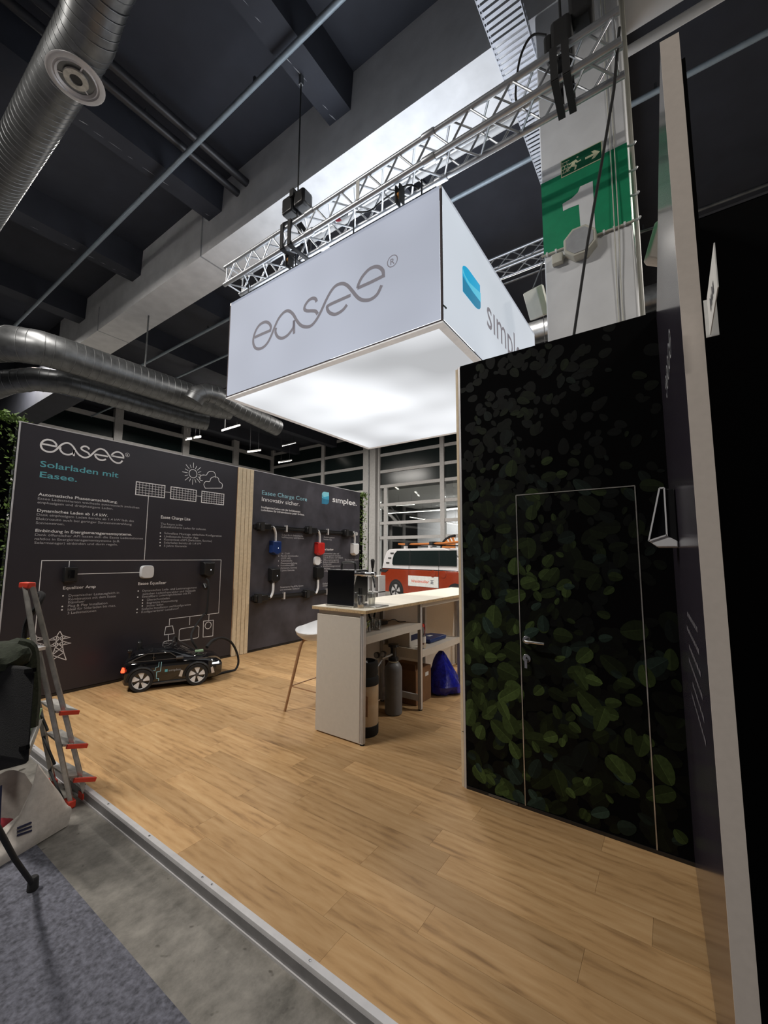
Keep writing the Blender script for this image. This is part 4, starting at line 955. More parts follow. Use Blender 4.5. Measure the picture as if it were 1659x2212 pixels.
c = yz((970,170),px7); rounded('energy_sensor', 'white rounded sensor between the diagram lines', 'white_plastic', c, .085, .085, .05)
c = yz((915,648),pxk); rounded('energy_sensor', 'white oval sensor under the red charger', 'white_plastic', c, .085, .087, .04, 3)
c = yz((457,187),px7); t = thing('meter_module', 'small black module joined by a line to the white rounded sensor', 'module', (XW+.005,c[0],c[1]))
MB().box(XW+.0045,XW+.075,c[0]-.065,c[0]+.065,c[1]-.085,c[1]+.085).build('case', 'black_plastic', t, bevel=.008); MB().box(XW+.075,XW+.085,c[0]-.03,c[0]+.03,c[1]-.04,c[1]+.05).build('front', 'black_gloss', t)
def busbar(label, a, b, conns, clips):
    pa, pb = yz(a,pxk), yz(b,pxk); z = (pa[1]+pb[1])/2
    t = thing('bus_bar', label, 'bus bar', (XW+.005,pa[0],z))
    MB().box(XW+.0045,XW+.05,pa[0],pb[0],z-.032,z+.032).build('rail', 'black_plastic', t)
    MB().box(XW+.05,XW+.053,pa[0],pb[0],z-.008,z+.008).build('groove', 'rubber', t)
    for xa, xb, ym in conns:
        y0, y1 = yz((xa,ym),pxk)[0], yz((xb,ym),pxk)[0]
        h_ = MB().box(XW+.006,XW+.12,y0,y1,z-.055,z+.055).build('tap_off_box', 'black_plastic', t, bevel=.012)
        MB().box(XW+.02,XW+.135,y0+.03,y0+.10,z-.07,z+.075).build('latch', 'rubber', h_)
        MB().tube([(XW+.07,y1-.01,z),(XW+.07,y1+.05,z-.005)], .035, 10).build('gland', 'black_plastic', h_)
    for x, y in clips:
        yy = yz((x,y),pxk)[0]; MB().box(XW+.0046,XW+.058,yy-.018,yy+.018,z-.06,z+.06).build('clip', 'alu', t)
    return t, z
tb, ztop = busbar('long black bus bar above the coloured chargers', (42,185), (1440,268), ((70,240,180),(735,870,225),(1255,1365,262)), ((483,200),(1055,237),(1405,262)))
MB().tube([(XW+.0045,yz((1440,272),pxk)[0],ztop),(XW+.07,yz((1440,272),pxk)[0],ztop)], .04, 14).build('end_knob', 'alu', tb)
tb2, zlow = busbar('lower black bus bar below the black chargers', (8,1170), (1330,1040), ((25,195,1170),(705,830,1095)), ((448,1120),(1038,1060)))
def flex(lab, a, b, za, zb_, up):
    y0, y1 = yz(a,pxk)[0], yz(b,pxk)[0]
    o = MB().tube(cat([(XW+.07,y0-.02,za),(XW+.07,y0+(y1-y0)*.45,za+(.0 if up else 0)),(XW+.065,y0+(y1-y0)*.9,za+(zb_-za)*.35),(XW+.06,y1,zb_+(za-zb_)*.2),(XW+.06,y1,zb_)],5), .021, 8).build('feed_cable', 'white_plastic'); tag(o, lab, 'cable')
flex('white cable from bus bar down to the blue charger', (262,190), (322,372), ztop, CH['blue'][1][3]-.005, 0)
flex('white cable from bus bar down to the red charger', (888,235), (930,395), ztop, CH['red'][1][3]-.005, 0)
flex('white cable from bus bar down to the white charger', (1385,268), (1415,410), ztop, CH['white'][1][3]-.005, 0)
flex('white cable from lower bus bar up to the black charger under the blue one', (215,1160), (292,955), zlow, CH['black1'][1][2]+.005, 1)
flex('white cable from lower bus bar up to the black charger under the oval sensor', (858,1090), (910,908), zlow, CH['black2'][1][2]+.005, 1)

# ---------------------------------------------------------------- ride-on toy car
ca, cb = onz(303,1494,0), onz(424,1479,0); cdir = (cb-ca).normalized(); CRZ = math.atan2(cdir.y, cdir.x); wbs = (cb-ca).length
car = thing('toy_car', 'glossy black ride-on toy car charging at the printed wall', 'toy car', tuple(ca), CRZ, local=True)
# local frame: x forward along the near side, y away from the camera, wheel contact of the rear near wheel at 0,0
Lf, Lr, CWd = .29, .20, .56
def sec(x, hb, hw_, w, top, tw):                             # ring of a body cross-section
    yc = CWd/2
    return [(x,yc-w,hb),(x,yc-w-.015,(hb+hw_)/2),(x,yc-w,hw_),(x,yc-tw,top),(x,yc+tw,top),(x,yc+w,hw_),(x,yc+w+.015,(hb+hw_)/2),(x,yc+w,hb)]
ws = wbs
MB().loft([sec(-Lr,.12,.24,.20,.28,.18), sec(-Lr+.03,.08,.29,.255,.325,.21), sec(-.10,.07,.31,.28,.345,.23), sec(.10,.07,.315,.28,.34,.235), sec(ws*.6,.07,.315,.28,.335,.235), sec(ws-.08,.07,.31,.285,.33,.24), sec(ws+.10,.07,.285,.28,.31,.235), sec(ws+.22,.07,.25,.26,.275,.21), sec(ws+Lf,.09,.20,.20,.225,.16)]).build('body', 'black_gloss', car, bevel=.008)
MB().loft([sec(-Lr+.02,.30,.32,.20,.34,.16), sec(-.06,.31,.40,.225,.43,.17), sec(.10,.31,.42,.23,.455,.17), sec(.30,.31,.415,.23,.45,.17), sec(ws-.16,.31,.36,.225,.39,.19), sec(ws-.02,.31,.32,.22,.33,.2)]).build('cabin', 'black_gloss', car, bevel=.006)
mat('toy_window', (.010,.010,.011), .15); mat('toy_sill', (.09,.09,.095), .4, .5)
wn = MB(); wn.nofix = True
for pl4 in ([(-.10,.335),(.02,.40),(.10,.41),(.10,.335)], [(.13,.335),(.13,.412),(.27,.405),(.35,.335)]): wn.quad(*[(x, CWd/2-.262-.0+.10*max(0,(z-.33)), z) for x, z in pl4])
wn.build('side_window', 'toy_window', car)
for p, q in (((-.14,.335),(.05,.415)), ((.05,.415),(.28,.41)), ((.28,.41),(.38,.335)), ((.115,.335),(.115,.41)), ((-.14,.332),(.38,.332))):
    MB().bar((p[0],CWd/2-.262,p[1]),(q[0],CWd/2-.262+.0,q[1]),.008,.008).build('window_trim', 'toy_sill', car)
MB().box(.04,ws-.10,CWd/2-.302,CWd/2-.28,.065,.085).build('sill', 'toy_sill', car)
MB().bar((ws-.20,CWd/2-.15,.455),(ws-.02,CWd/2-.17,.335),.014,.014).build('screen_pillar', 'toy_sill', car); MB().bar((ws-.20,CWd/2+.15,.455),(ws-.02,CWd/2+.17,.335),.014,.014).build('screen_pillar', 'toy_sill', car)
MB().tube([(ws-.26+.05*math.cos(a)*.5, CWd/2+.10*math.cos(a), .46+.08*math.sin(a)) for a in [k*math.pi/8 for k in range(17)]], .010, 8).build('steering_wheel', 'rubber', car)
MB().box(-.02,.2,CWd/2-.02,CWd/2+.16,.32,.40).build('seat', 'black_plastic', car, bevel=.02); MB().box(-.08,-.03,CWd/2-.02,CWd/2+.16,.34,.52).build('backrest', 'black_plastic', car, bevel=.02)
MB().box(-.15,-.12,CWd/2-.17,CWd/2-.13,.33,.44).box(-.16,-.11,CWd/2-.19,CWd/2-.11,.425,.46).build('roof_knob', 'black_plastic', car, bevel=.008)
for y, s in ((CWd/2-.275, -1),):
    MB().box(ws-.24,ws-.16,CWd/2-.335,CWd/2-.27,.335,.365).build('mirror', 'toy_sill', car, bevel=.008)
def wheel(x, y0, r, name='wheel', parent=None, w=.13, spokes=5, mt='white_plastic', cover=None):
    t = MB().lathe([(r*.72,0),(r*.97,.0),(r,.012),(r,w-.012),(r*.97,w),(r*.72,w)], (x,y0,r), 28, 'y', caps=False).build('tyre', 'rubber', parent)
    MB().lathe([(r*.70,.012),(r*.70,.018),(r*.74,.004),(r*.76,.002)], (x,y0,r), 28, 'y', caps=False).build('rim', mt, t)
    MB().lathe([(0,.03),(r*.72,.03),(r*.72,.034),(0,.034)], (x,y0,r), 24, 'y').build('rim_disc', 'black_plastic', t)
    for k in range(spokes):
        a = 2*math.pi*k/spokes+.3; d1 = V(math.cos(a),0,math.sin(a)); d2 = V(math.cos(a+.38),0,math.sin(a+.38)); d3 = V(math.cos(a-.35),0,math.sin(a-.35)); d0 = V(math.cos(a-.6),0,math.sin(a-.6)); c0 = V(x,y0+.006,r)
        MB().prism([c0+d0*r*.14, c0+d3*r*.72, c0+d1*r*.73, c0+d2*r*.72, c0+d1*r*.16], (0,.012,0)).build('spoke', mt, t)
    MB().lathe([(0,.0),(r*.16,.0),(r*.18,.006),(r*.18,.02)], (x,y0,r), 14, 'y').build('hub_cap', 'toy_sill', t)
for x in (0, ws): wheel(x, -.034, .125, parent=car); wheel(x, CWd-.11, .125, parent=car)
for x in (0, ws):
    MB().tube([(x+.139*math.cos(a),-.014,.125+.139*math.sin(a)) for a in [math.pi*k/12 for k in range(13)]], .018, 6).build('wheel_arch', 'black_plastic', car)
for dx, s in ((.165,1),(-.165,-1)): MB().prism([(ws+dx,-.022,.12),(ws+dx+.035*s,-.022,.13),(ws+dx+.012*s,-.022,.20),(ws+dx-.012*s,-.022,.19)], (0,.006,0)).build('reflector', 'panel_beige', car)
MB().prism([(-Lr-.004,.02,.235),(-Lr-.002,.10,.22),(-Lr+.005,.10,.245),(-Lr+.002,.02,.285)], (.02,-.01,0)).box(-Lr-.012,-Lr+.01,.06,.18,.218,.24).box(-Lr-.0,-Lr+.03,-.012,.03,.23,.258).build('tail_light', 'tail_red', car)
MB().box(ws+.17,ws+.25,CWd/2-.275,CWd/2-.2,.222,.242).build('headlight', 'led_white', car)
MB().box(ws+Lf-.03,ws+Lf+.012,CWd/2-.13,CWd/2+.13,.10,.20).build('grille', 'black_plastic', car, bevel=.006)
CSP = Plane((0,0,0),(1,0,0),(0,-1,0))
class CarPl:
    def pt(s, u, v, off=0): return Vector((u, CWd/2-.298-off, v))
cpl = CarPl(); mb = MB(); mb.nofix = True
ribbon(mb, cpl, [(.20,.315),(.195,.21),(.155,.205),(.155,.13),(.18,.13),(.18,.10)], .007, off=.002); ribbon(mb, cpl, [(.175,.315),(.172,.262),(.145,.258),(.14,.225),(.12,.225)], .005, off=.002)
flat(mb, 'circuit_decal', 'ink_sky', car)
mb = MB(); mb.nofix = True; fill(mb, cpl, [(.24,.195),(.27,.195),(.27,.225),(.24,.225)], .002); flat(mb, 'door_decal', 'ink_teal', car)
mb = MB(); mb.nofix = True; lettering(mb, cpl, 's\u0131mplee', .28, .198, .13, .026, off=.002); flat(mb, 'door_decal', 'scuff', car)
MB().box(ws-.02,ws+.08,CWd/2-.05,CWd/2+.01,.335,.36).build('charge_port', 'paper_green', car, bevel=.006)
# charging cables
lz = CH['lite'][1]
pc = car.matrix_basis if False else Matrix.Translation(ca) @ Matrix.Rotation(CRZ,4,'Z')
port = pc @ V(ws+.03,CWd/2-.02,.36)
o = MB().tube(cat([(XW+.08,lz[0]+.06,lz[2]-.02),(XW+.13,lz[0]+.07,lz[2]-.10),(XW+.12,lz[0]+.07,lz[2]-.5),(XW+.13,lz[0]+.02,.72),(port.x-.1,port.y-.06,.55),(port.x-.02,port.y-.02,port.z+.02)],6), .014, 8).build('charging_cable', 'rubber'); tag(o, 'black charging cable from wall charger down to the toy car', 'cable')
x0 = -5.02
lp = [onx(447,1398,x0+.05), onx(458,1385,x0), onx(478,1378,x0), onx(498,1386,x0), onx(511,1408,x0), onx(515,1430,x0), onx(508,1449,x0), onx(492,1460,x0), onx(474,1462,x0), onx(455,1461,x0+.02)]
lp = [V(p.x,p.y,max(p.z,.016)) for p in lp]
o = MB().tube(cat(lp,5), [.022]*8+[.015]*(len(cat(lp,5))-8), 8).build('charging_cable', 'rubber'); tag(o, 'thick black cable looping in a circle from the toy car bonnet', 'cable')

# ---------------------------------------------------------------- bar counter
ct = thing('bar_counter', 'white bar counter with pale wooden top and open shelves', 'counter', (-2.48,2.87,0))
X0, X1, Y0, Y1 = -2.745, -2.205, 2.862, 5.80
MB().box(X0,X1-.035,Y0,Y0+.035,.012,1.035).build('end_panel', 'panel_white', ct, bevel=.002)
MB().box(X0,X0+.02,Y0+.036,Y1,.012,1.06).build('back_panel', 'panel_white', ct)
MB().box(X0+.005,X1-.04,Y0+.02,Y0+.036,1.035,1.075).build('top_support', 'panel_white', ct)
tp = MB().box(-2.80,-2.172,2.848,Y1,1.075,1.100).build('worktop', 'ply_edge', ct)
MB().box(-2.80,-2.172,2.848,Y1,1.100,1.1035).build('worktop_face', 'birch_top', tp)
for y in (Y0+.02, 3.85, 4.80, Y1-.04):
    for x in ((X1-.018, X0+.045) if y > 2.9 else (X1-.018,)):
        MB().box(x-.018,x+.018,y-.018,y+.018,.012,1.075).build('post', 'alu', ct)
        for dx in (-.009,.009): MB().box(x+dx-.0022,x+dx+.0022,y-.0186,y+.0186,.02,1.07).build('post_groove', 'galv', ct)
        MB().lathe([(.02,0),(.02,.006),(.008,.008),(.008,.012)], (x,y,0), 12).build('foot', 'rubber', ct)
MB().box(X0+.02,X1-.005,2.905,3.832,.845,.875).build('shelf', 'panel_white', ct); MB().box(X1-.028,X1,2.902,3.832,.812,.876).build('shelf_edge', 'panel_white', ct)
MB().box(X0+.02,X1-.005,3.87,4.78,.56,.59).build('shelf', 'panel_white', ct); MB().box(X1-.028,X1,3.87,4.78,.522,.592).build('shelf_edge', 'panel_white', ct)
MB().box(X0+.02,X1-.02,3.835,3.865,.50,.60).build('cross_rail', 'panel_white', ct); MB().box(X0+.02,X1-.02,3.838,3.862,.09,.15).build('cross_rail', 'alu', ct)
MB().box(X1-.03,X1,3.87,5.76,1.03,1.075).build('top_rail', 'panel_white', ct)
TOPZ = 1.1036
# beer dispenser
bx, by = -2.60, 3.04
ds = thing('beer_dispenser', 'black glass fronted beer dispenser with chrome column and tap', 'beer dispenser', (bx,by,TOPZ))
DX_, DX2, DY_, DY2 = -2.712, -2.388, 2.957, 3.160
MB().box(DX_,DX2-.004,DY_+.004,DY2,TOPZ+.014,TOPZ+.325).build('cooler_box', 'galv', ds)
MB().box(DX_,DX2-.006,DY_,DY_+.004,TOPZ+.014,TOPZ+.325).build('glass_front', 'black_gloss', ds)
MB().box(DX2-.004,DX2,DY_,DY2,TOPZ+.014,TOPZ+.325).build('side_panel', 'chrome', ds)
MB().box(DX_-.004,DX2+.004,DY_-.004,DY2+.004,TOPZ+.326,TOPZ+.334).build('lid', 'steel', ds)
MB().box(DX_-.01,DX2+.01,DY_-.015,DY2,TOPZ+.006,TOPZ+.0135).build('base_plate', 'steel', ds)
for x, y in ((DX_+.0,DY_-.004),(DX2-.01,DY_-.004),(DX_,DY2-.02),(DX2-.01,DY2-.02)): MB().lathe([(.010,0),(.010,.006),(.008,.0062)], (x,y,TOPZ), 10).build('foot', 'steel', ds)
MB().tube(cat([(-2.66,3.10,TOPZ+.333),(-2.655,3.10,TOPZ+.385),(-2.63,3.10,TOPZ+.40),(-2.52,3.10,TOPZ+.40),(-2.495,3.10,TOPZ+.385),(-2.49,3.10,TOPZ+.333)],3), .012, 8).build('carry_handle', 'black_plastic', ds)
MB().lathe([(.022,.0),(.022,.03),(.017,.035),(.017,.09),(.023,.095),(.023,.13),(.012,.135)], (DX2,3.10,TOPZ+.295), 16, 'x').build('tap_body', 'chrome', ds)
MB().tube(cat([(DX2+.10,3.10,TOPZ+.285),(DX2+.112,3.10,TOPZ+.26),(DX2+.12,3.10,TOPZ+.22),(DX2+.128,3.10,TOPZ+.175)],4), [.013]*9+[.009]*4, 10).build('spout', 'steel', ds)
MB().tube([(DX2+.10,3.10,TOPZ+.30),(DX2+.10,3.10,TOPZ+.345),(DX2+.10,3.10,TOPZ+.355),(DX2+.10,3.10,TOPZ+.42),(DX2+.10,3.10,TOPZ+.435)], [.008,.008,.013,.019,.012], 12).build('tap_handle', 'black_plastic', ds)
MB().box(DX2,DX2+.006,3.03,3.07,TOPZ+.08,TOPZ+.17).build('thermostat', 'black_plastic', ds)
dt = thing('drip_tray', 'flat steel drip tray under the tap', 'drip tray', (-2.29,3.13,TOPZ))
MB().box(-2.372,-2.20,3.04,3.24,TOPZ,TOPZ+.012).build('tray', 'steel', dt, bevel=.003)
for k in range(8): MB().box(-2.365,-2.207,3.052+k*.022,3.060+k*.022,TOPZ+.012,TOPZ+.015).build('grid_bar', 'alu_worn', dt)
def cup(label, c, h_, r0, r1, beer):
    t = thing('plastic_cup', label, 'cup', c)
    MB().lathe([(r0,0),(r1,h_),(r1+.002,h_),(r1-.001,h_-.002),(r0-.002,.003),(0,.003)], c, 20).build('wall', 'cup_glass', t)
    MB().lathe([(r1,h_-.003),(r1+.0025,h_-.001),(r1+.0025,h_+.001),(r1,h_+.002)], c, 20, caps=False).build('rim', 'clear_glass', t)
    MB().lathe([(r0-.003,.004),(r0+(r1-r0)*beer/h_-.003,beer),(0,beer)], c, 20).build('drink', 'beer' if beer > .02 else 'paper_white', t)
cup('clear plastic cup with a little beer at the counter corner', (-2.325,2.975,TOPZ), .115, .030, .041, .025)
cup('empty clear plastic cup standing on the drip tray', (-2.30,3.105,TOPZ+.0155), .105, .028, .038, .008)
# under the counter
kg = thing('beer_keg', 'cream coloured keg with black rubber collar under the counter', 'keg', (-2.36,3.10,0))
c = (-2.355,3.09,0)
MB().lathe([(.115,0),(.122,.01),(.122,.085),(.118,.09)], c, 28).build('base_ring', 'rubber', kg)
MB().lathe([(.118,.085),(.12,.10),(.12,.26),(.118,.27),(.12,.28),(.12,.42),(.112,.445)], c, 28).build('barrel', 'keg_cream', kg)
MB().lathe([(.119,.425),(.124,.43),(.124,.48),(.112,.50),(.116,.52),(.112,.56),(.118,.585),(.112,.62),(.09,.625),(.08,.56),(0,.555)], c, 28).build('collar', 'rubber', kg)
MB().box(-2.30,-2.236,2.972,2.976,.19,.36).build('label_patch', 'oak', kg); MB().lathe([(.03,.555),(.03,.60),(.02,.62),(.0,.625)], c, 14).build('coupler', 'steel', kg)
gs = thing('gas_cylinder', 'grey steel gas cylinder with black valve guard under the counter', 'gas cylinder', (-2.40,3.62,0)); c = (-2.40,3.62,0)
MB().lathe([(.078,0),(.088,.012),(.088,.42),(.082,.455),(.062,.49),(.035,.505)], c, 28).build('bottle', 'gas_grey', gs)
MB().lathe([(.046,.50),(.05,.505),(.05,.515),(.04,.52)], c, 20).build('neck_ring', 'cream_plastic', gs)
gd = MB().lathe([(.05,.512),(.055,.52),(.052,.545),(.034,.555),(.030,.62),(.036,.645),(.055,.65),(.055,.675),(.02,.68)], c, 20).build('valve_guard', 'black_plastic', gs)
MB().tube(cat([(-2.40,3.60,.58),(-2.41,3.52,.57),(-2.42,3.44,.57)],3), .012, 8).build('regulator', 'alu_worn', gs)
for p in ((-2.40,3.44,.61),(-2.45,3.40,.60)):
    g_ = MB().lathe([(.03,.012),(.03,-.012),(.026,-.014)], p, 16, 'y').build('gauge', 'black_plastic', gs); MB().lathe([(.025,-.0145),(.0001,-.0148)], p, 16, 'y').build('dial', 'scuff', g_)
o = MB().tube(cat([(-2.42,3.44,.55),(-2.40,3.36,.52),(-2.36,3.25,.53),(-2.34,3.15,.56),(-2.355,3.10,.61)],5), .007, 8).build('gas_hose', 'cup_glass'); o.data.materials[0] = M('scuff'); tag(o, 'pale hose linking the gas regulator to the keg', 'hose')
cbx = thing('cardboard_box', 'brown cardboard box behind the middle post', 'box', (-2.50,4.10,0))
MB().box(-2.70,-2.315,3.92,4.25,.0,.36).build('carton', 'cardboard', cbx, bevel=.004)
MB().box(-2.70,-2.315,3.905,3.915,.355,.42).build('flap', 'cardboard_dark', cbx); MB().box(-2.3148,-2.3135,3.99,4.03,.28,.31).build('handle_hole', 'rubber', cbx); MB().box(-2.3148,-2.3135,4.12,4.19,.26,.30).build('label_patch', 'paper_white', cbx)
bg = thing('carrier_bag', 'crumpled shiny blue bag on the floor under the low shelf', 'bag', (-2.3,4.52,0))
rr = random.Random(3); rings = []
for j, (r, z) in enumerate(((.15,.0),(.20,.03),(.205,.10),(.18,.18),(.14,.26),(.085,.35),(.04,.42),(.012,.455))):
    rings.append([(-2.31+(r*(1.0+rr.uniform(-.13,.13)))*math.cos(a)*1.0+.02*math.sin(3*a+j), 4.52+(r*1.05*(1+rr.uniform(-.13,.13)))*math.sin(a)-(.06*z), z+rr.uniform(0,.012)*(j > 0)) for a in [2*math.pi*k/22 for k in range(22)]])
MB().loft(rings).build('bag_body', 'blue_bag', bg)
wbx = thing('white_box', 'white carton standing on the low shelf behind the post', 'box', (-2.5,4.0,.59)); MB().box(-2.66,-2.38,3.90,4.10,.5905,.83).build('carton', 'panel_white', wbx, bevel=.003); MB().box(-2.3795,-2.378,3.93,4.07,.66,.72).build('label_patch', 'navy', wbx)
def bottle(label, c, s=1, capm='red_plastic'):
    t = thing('water_bottle', label, 'bottle', c)
    MB().lathe([(.030*s,0),(.034*s,.01*s),(.034*s,.13*s),(.030*s,.15*s),(.014*s,.20*s),(.014*s,.215*s)], c, 18).build('body', 'cup_glass', t)
    MB().lathe([(.0345*s,.06*s),(.0345*s,.12*s)], c, 18, caps=False).build('label_wrap', 'paper_white', t); MB().lathe([(.017*s,.212*s),(.017*s,.238*s),(.014*s,.24*s),(0,.24*s)], c, 14).build('cap', capm, t)
bottle('clear water bottle with red cap on the low shelf', (-2.255,3.96,.5925), 1.05)
t = thing('clip_tool', 'red and blue hand tool leaning on the low shelf', 'tool', (-2.38,4.15,.59)); MB().tube(cat([(-2.38,4.14,.592),(-2.39,4.15,.70),(-2.38,4.16,.79),(-2.35,4.165,.80),(-2.34,4.15,.72),(-2.345,4.14,.592)],4), .011, 8).build('jaw', 'crimson', t)
t = thing('tool_pouch', 'dark blue pouch lying on the low shelf', 'pouch', (-2.4,4.45,.59)); MB().box(-2.52,-2.30,4.22,4.62,.5925,.635).build('pouch', 'blue_plastic', t, bevel=.012); MB().box(-2.44,-2.40,4.38,4.46,.6355,.638).build('patch', 'paper_white', t)
t = thing('power_adapter', 'black power adapter with thin cable on the upper shelf', 'adapter', (-2.45,3.55,.876)); MB().box(-2.52,-2.44,3.42,3.58,.876,.915).build('brick', 'black_plastic', t, bevel=.01); MB().tube(cat([(-2.46,3.58,.90),(-2.42,3.66,.915),(-2.40,3.72,.885),(-2.36,3.79,.884)],4), .004, 6).build('lead', 'rubber', t)
fl = thing('flower_bunch', 'small green plant wrapped in clear film on the upper shelf', 'plant', (-2.31,2.99,.876))
for k in range(14):
    a = rr.uniform(0,6.28); p = V(-2.31+.03*math.cos(a),2.99+.03*math.sin(a),.91+rr.uniform(0,.08)); d = V(math.cos(a),math.sin(a),.6)*.03
    MB().quad(p,p+d+V(-d.y,d.x,0)*.4,p+d*2,p+d-V(-d.y,d.x,0)*.4).build('leaf', 'lime', fl)
MB().lathe([(.03,.0),(.045,.03),(.05,.09),(.055,.12)], (-2.31,2.99,.876), 14, caps=False).build('film', 'cup_glass', fl)
G = 'upturned clear cups on the upper shelf'
for k, (x, y) in enumerate(((-2.36,3.12),(-2.40,3.22),(-2.33,3.24),(-2.42,3.32))):
    t = thing('plastic_cup', 'upturned clear cup on the upper counter shelf', 'cup', (x,y,.876), group=G); MB().lathe([(.038,0),(.030,.10),(0,.102)], (x,y,.876), 16).build('wall', 'cup_glass', t)
o = MB().tube(cat([(-2.5,3.30,1.074),(-2.48,3.33,.95),(-2.44,3.36,.89)],4), .010, 8).tube(cat([(-2.5,3.46,1.074),(-2.5,3.42,.97),(-2.49,3.38,.885)],4), .010, 8).build('tap_hose', 'rubber'); tag(o, 'pair of black hoses coming through the counter top', 'hose')

# ---------------------------------------------------------------- bar stool
sx_, sy_ = -3.09, 3.27
bs = thing('bar_stool', 'white shell bar stool on slim wooden legs beside the counter', 'stool', (sx_,sy_,0))
n = 28; rings = []
for k, (r, z) in enumerate(((.02,.715),(.10,.70),(.19,.715),(.245,.76),(.262,.80),(.258,.806),(.235,.765),(.18,.728),(.10,.715),(.02,.712))):
    rings.append([(sx_+r*math.cos(a)*1.02, sy_+r*math.sin(a)*.95, z+(.10*max(0,math.sin(a))**1.5 if r > .15 else 0)*(r/.26)+.012*math.cos(2*a)*(r > .2)) for a in [2*math.pi*i/n for i in range(n)]])
MB().loft(rings).build('seat_shell', 'white_plastic', bs)
fp = {}
for i, (dx, dy) in enumerate(((-1,-1),(1,-1),(1,1),(-1,1))):
    f_ = V(sx_+dx*.24, sy_+dy*.24, 0); tp_ = V(sx_+dx*.135, sy_+dy*.135, .675); fp[i] = f_.lerp(tp_, .36)
    MB().tube(cat([f_, f_.lerp(tp_,.5), f_.lerp(tp_,.9), tp_+V(-dx*.012,-dy*.012,.012), V(sx_+dx*.08,sy_+dy*.08,.705), V(sx_,sy_,.708)],4), [.013]*4+[.016]*8+[.015]*9, 10).build('leg', 'oak', bs)
for i in range(4): MB().tube([fp[i], fp[(i+1) % 4]], .006, 8).build('footrest', 'oak', bs)

# ---------------------------------------------------------------- step ladder leaning at the stage edge
ld = thing('step_ladder', 'folded aluminium step ladder with red end caps at the stage edge', 'ladder', (-3.45,1.24,FZ))
def chan(a, b, w, d, name='stile', mt='alu_worn'):           # U-channel stile, open to the side
    a, b = Vector(a), Vector(b); dd = (b-a).normalized(); r = dd.cross(V(.35,.94,0)).normalized(); u = r.cross(dd).normalized()
    k = MB(); k.bar(a, b, w, .004, u)
    for s in (-1,1): k.bar(a+r*s*(w/2-.003)+u*d/2, b+r*s*(w/2-.003)+u*d/2, .006, d, u)
    return k.build(name, mt, ld)
fa, fb, fc = onz(150,1742,FZ), onz(181,1724,FZ), onz(112,1697,FZ)
tb_ = ony(66,1268,.93); ta_ = ony(50,1268,.90); a_mid = ony(78,1400,.97)
lift = V(0,0,.012)
chan(fb+lift, tb_, .062, .022); chan(fa+lift, a_mid, .058, .022); chan(a_mid+V(-.012,-.01,-.02), ta_, .06, .022)
c_top = ony(78,1518,1.06); chan(fc+lift, c_top, .056, .022)
for p in (fa, fb, fc): MB().box(p.x-.042,p.x+.042,p.y-.022,p.y+.022,FZ,FZ+.045).build('foot_cap', 'red_plastic', ld, bevel=.006)
MB().bar(ta_+V(-.02,0,.012), tb_+V(.03,0,.012), .05, .04).build('top_cap', 'red_plastic', ld, bevel=.008)
MB().bar(ony(66,1396,.95), ony(88,1402,.98), .06, .02).build('hinge_plate', 'alu', ld)
def along(a, b, py):                                         # point on stile a-b at photo row py
    lo, hi = 0., 1.
    for _ in range(40):
        m_ = (lo+hi)/2; p = a.lerp(b, m_); c = p-CAMP; y = CY+F*(cd.dot(c))/(cf.dot(c))
        if y > py: lo = m_
        else: hi = m_
    return a.lerp(b, lo)
for py in (1540, 1613, 1686):
    p, q = along(fb, tb_, py), along(fa, a_mid, py+4); c_ = along(fc, c_top, py-25 if py > 1540 else 1520)
    ed = p+V(.045,.055,-.005)
    MB().loft([[c_+V(0,.02,0), q+V(0,.03,0), ed+V(0,.02,0), c_+V(.02,.10,0)], [c_+V(0,.02,.012), q+V(0,.03,.012), ed+V(0,.02,.012), c_+V(.02,.10,.012)]]).build('step', 'alu_worn', ld)
    MB().bar(q+V(.02,.045,.0), ed+V(.012,.02,.0), .02, .024).build('step_edge', 'red_plastic', ld)
    MB().bar(c_+V(.01,0,0), q+V(-.02,0,-.10), .012, .012).build('step_strut', 'rubber', ld)
# black fabric chair / crate with jacket, tripod leg, bags
P8 = lambda px, py, y: ony(px, py, y)
kx = thing('folding_chair', 'black fabric folding chair with slanted black leg beside the ladder', 'chair', (-3.0,.8,FZ))
a0, a1, a2, a3 = P8(78,1440,.80), P8(64,1652,.80), P8(-120,1700,.80), P8(-120,1470,.80)
MB().prism([a0,a1,a2,a3], (-.28,-.10,0)).build('seat_box', 'black_fabric', kx, bevel=.02)
b0, b1 = P8(66,1612,.79), P8(-120,1655,.79); MB().bar(b0+V(0,-.01,0), b1+V(0,-.01,0), .015, .02).build('piping', 'black_matt', kx)
b0, b1 = P8(80,1446,.79), P8(-120,1478,.79); MB().bar(b0+V(0,-.01,0), b1+V(0,-.01,0), .015, .02).build('piping', 'black_matt', kx)
foot = onz(70,1925,FZ); up = P8(-12,1775,.60)
MB().tube([foot+V(0,0,.03), foot.lerp(up,.5), up, foot.lerp(up,1.9)], [.011,.011,.012,.012], 10).build('leg', 'rubber', kx)
MB().lathe([(.020,0),(.024,.004),(.022,.05),(.016,.06)], (foot.x,foot.y,FZ+.0065), 12).build('foot', 'rubber', kx)
for dx, dy in ((-.75,-.25),(-.45,-.45),(-.05,-.35)):
    q = V(foot.x+dx, foot.y+dy, FZ+.0065); MB().tube([q, a2.lerp(a1,.4)+V(0,-.05,0)], .014, 8).build('leg', 'black_plastic', kx)
jk = thing('jacket', 'dark olive jacket heaped on the black chair', 'jacket', tuple(a0+V(-.3,0,.02)))
rr = random.Random(5); cj = P8(15,1420,.76); rings = []
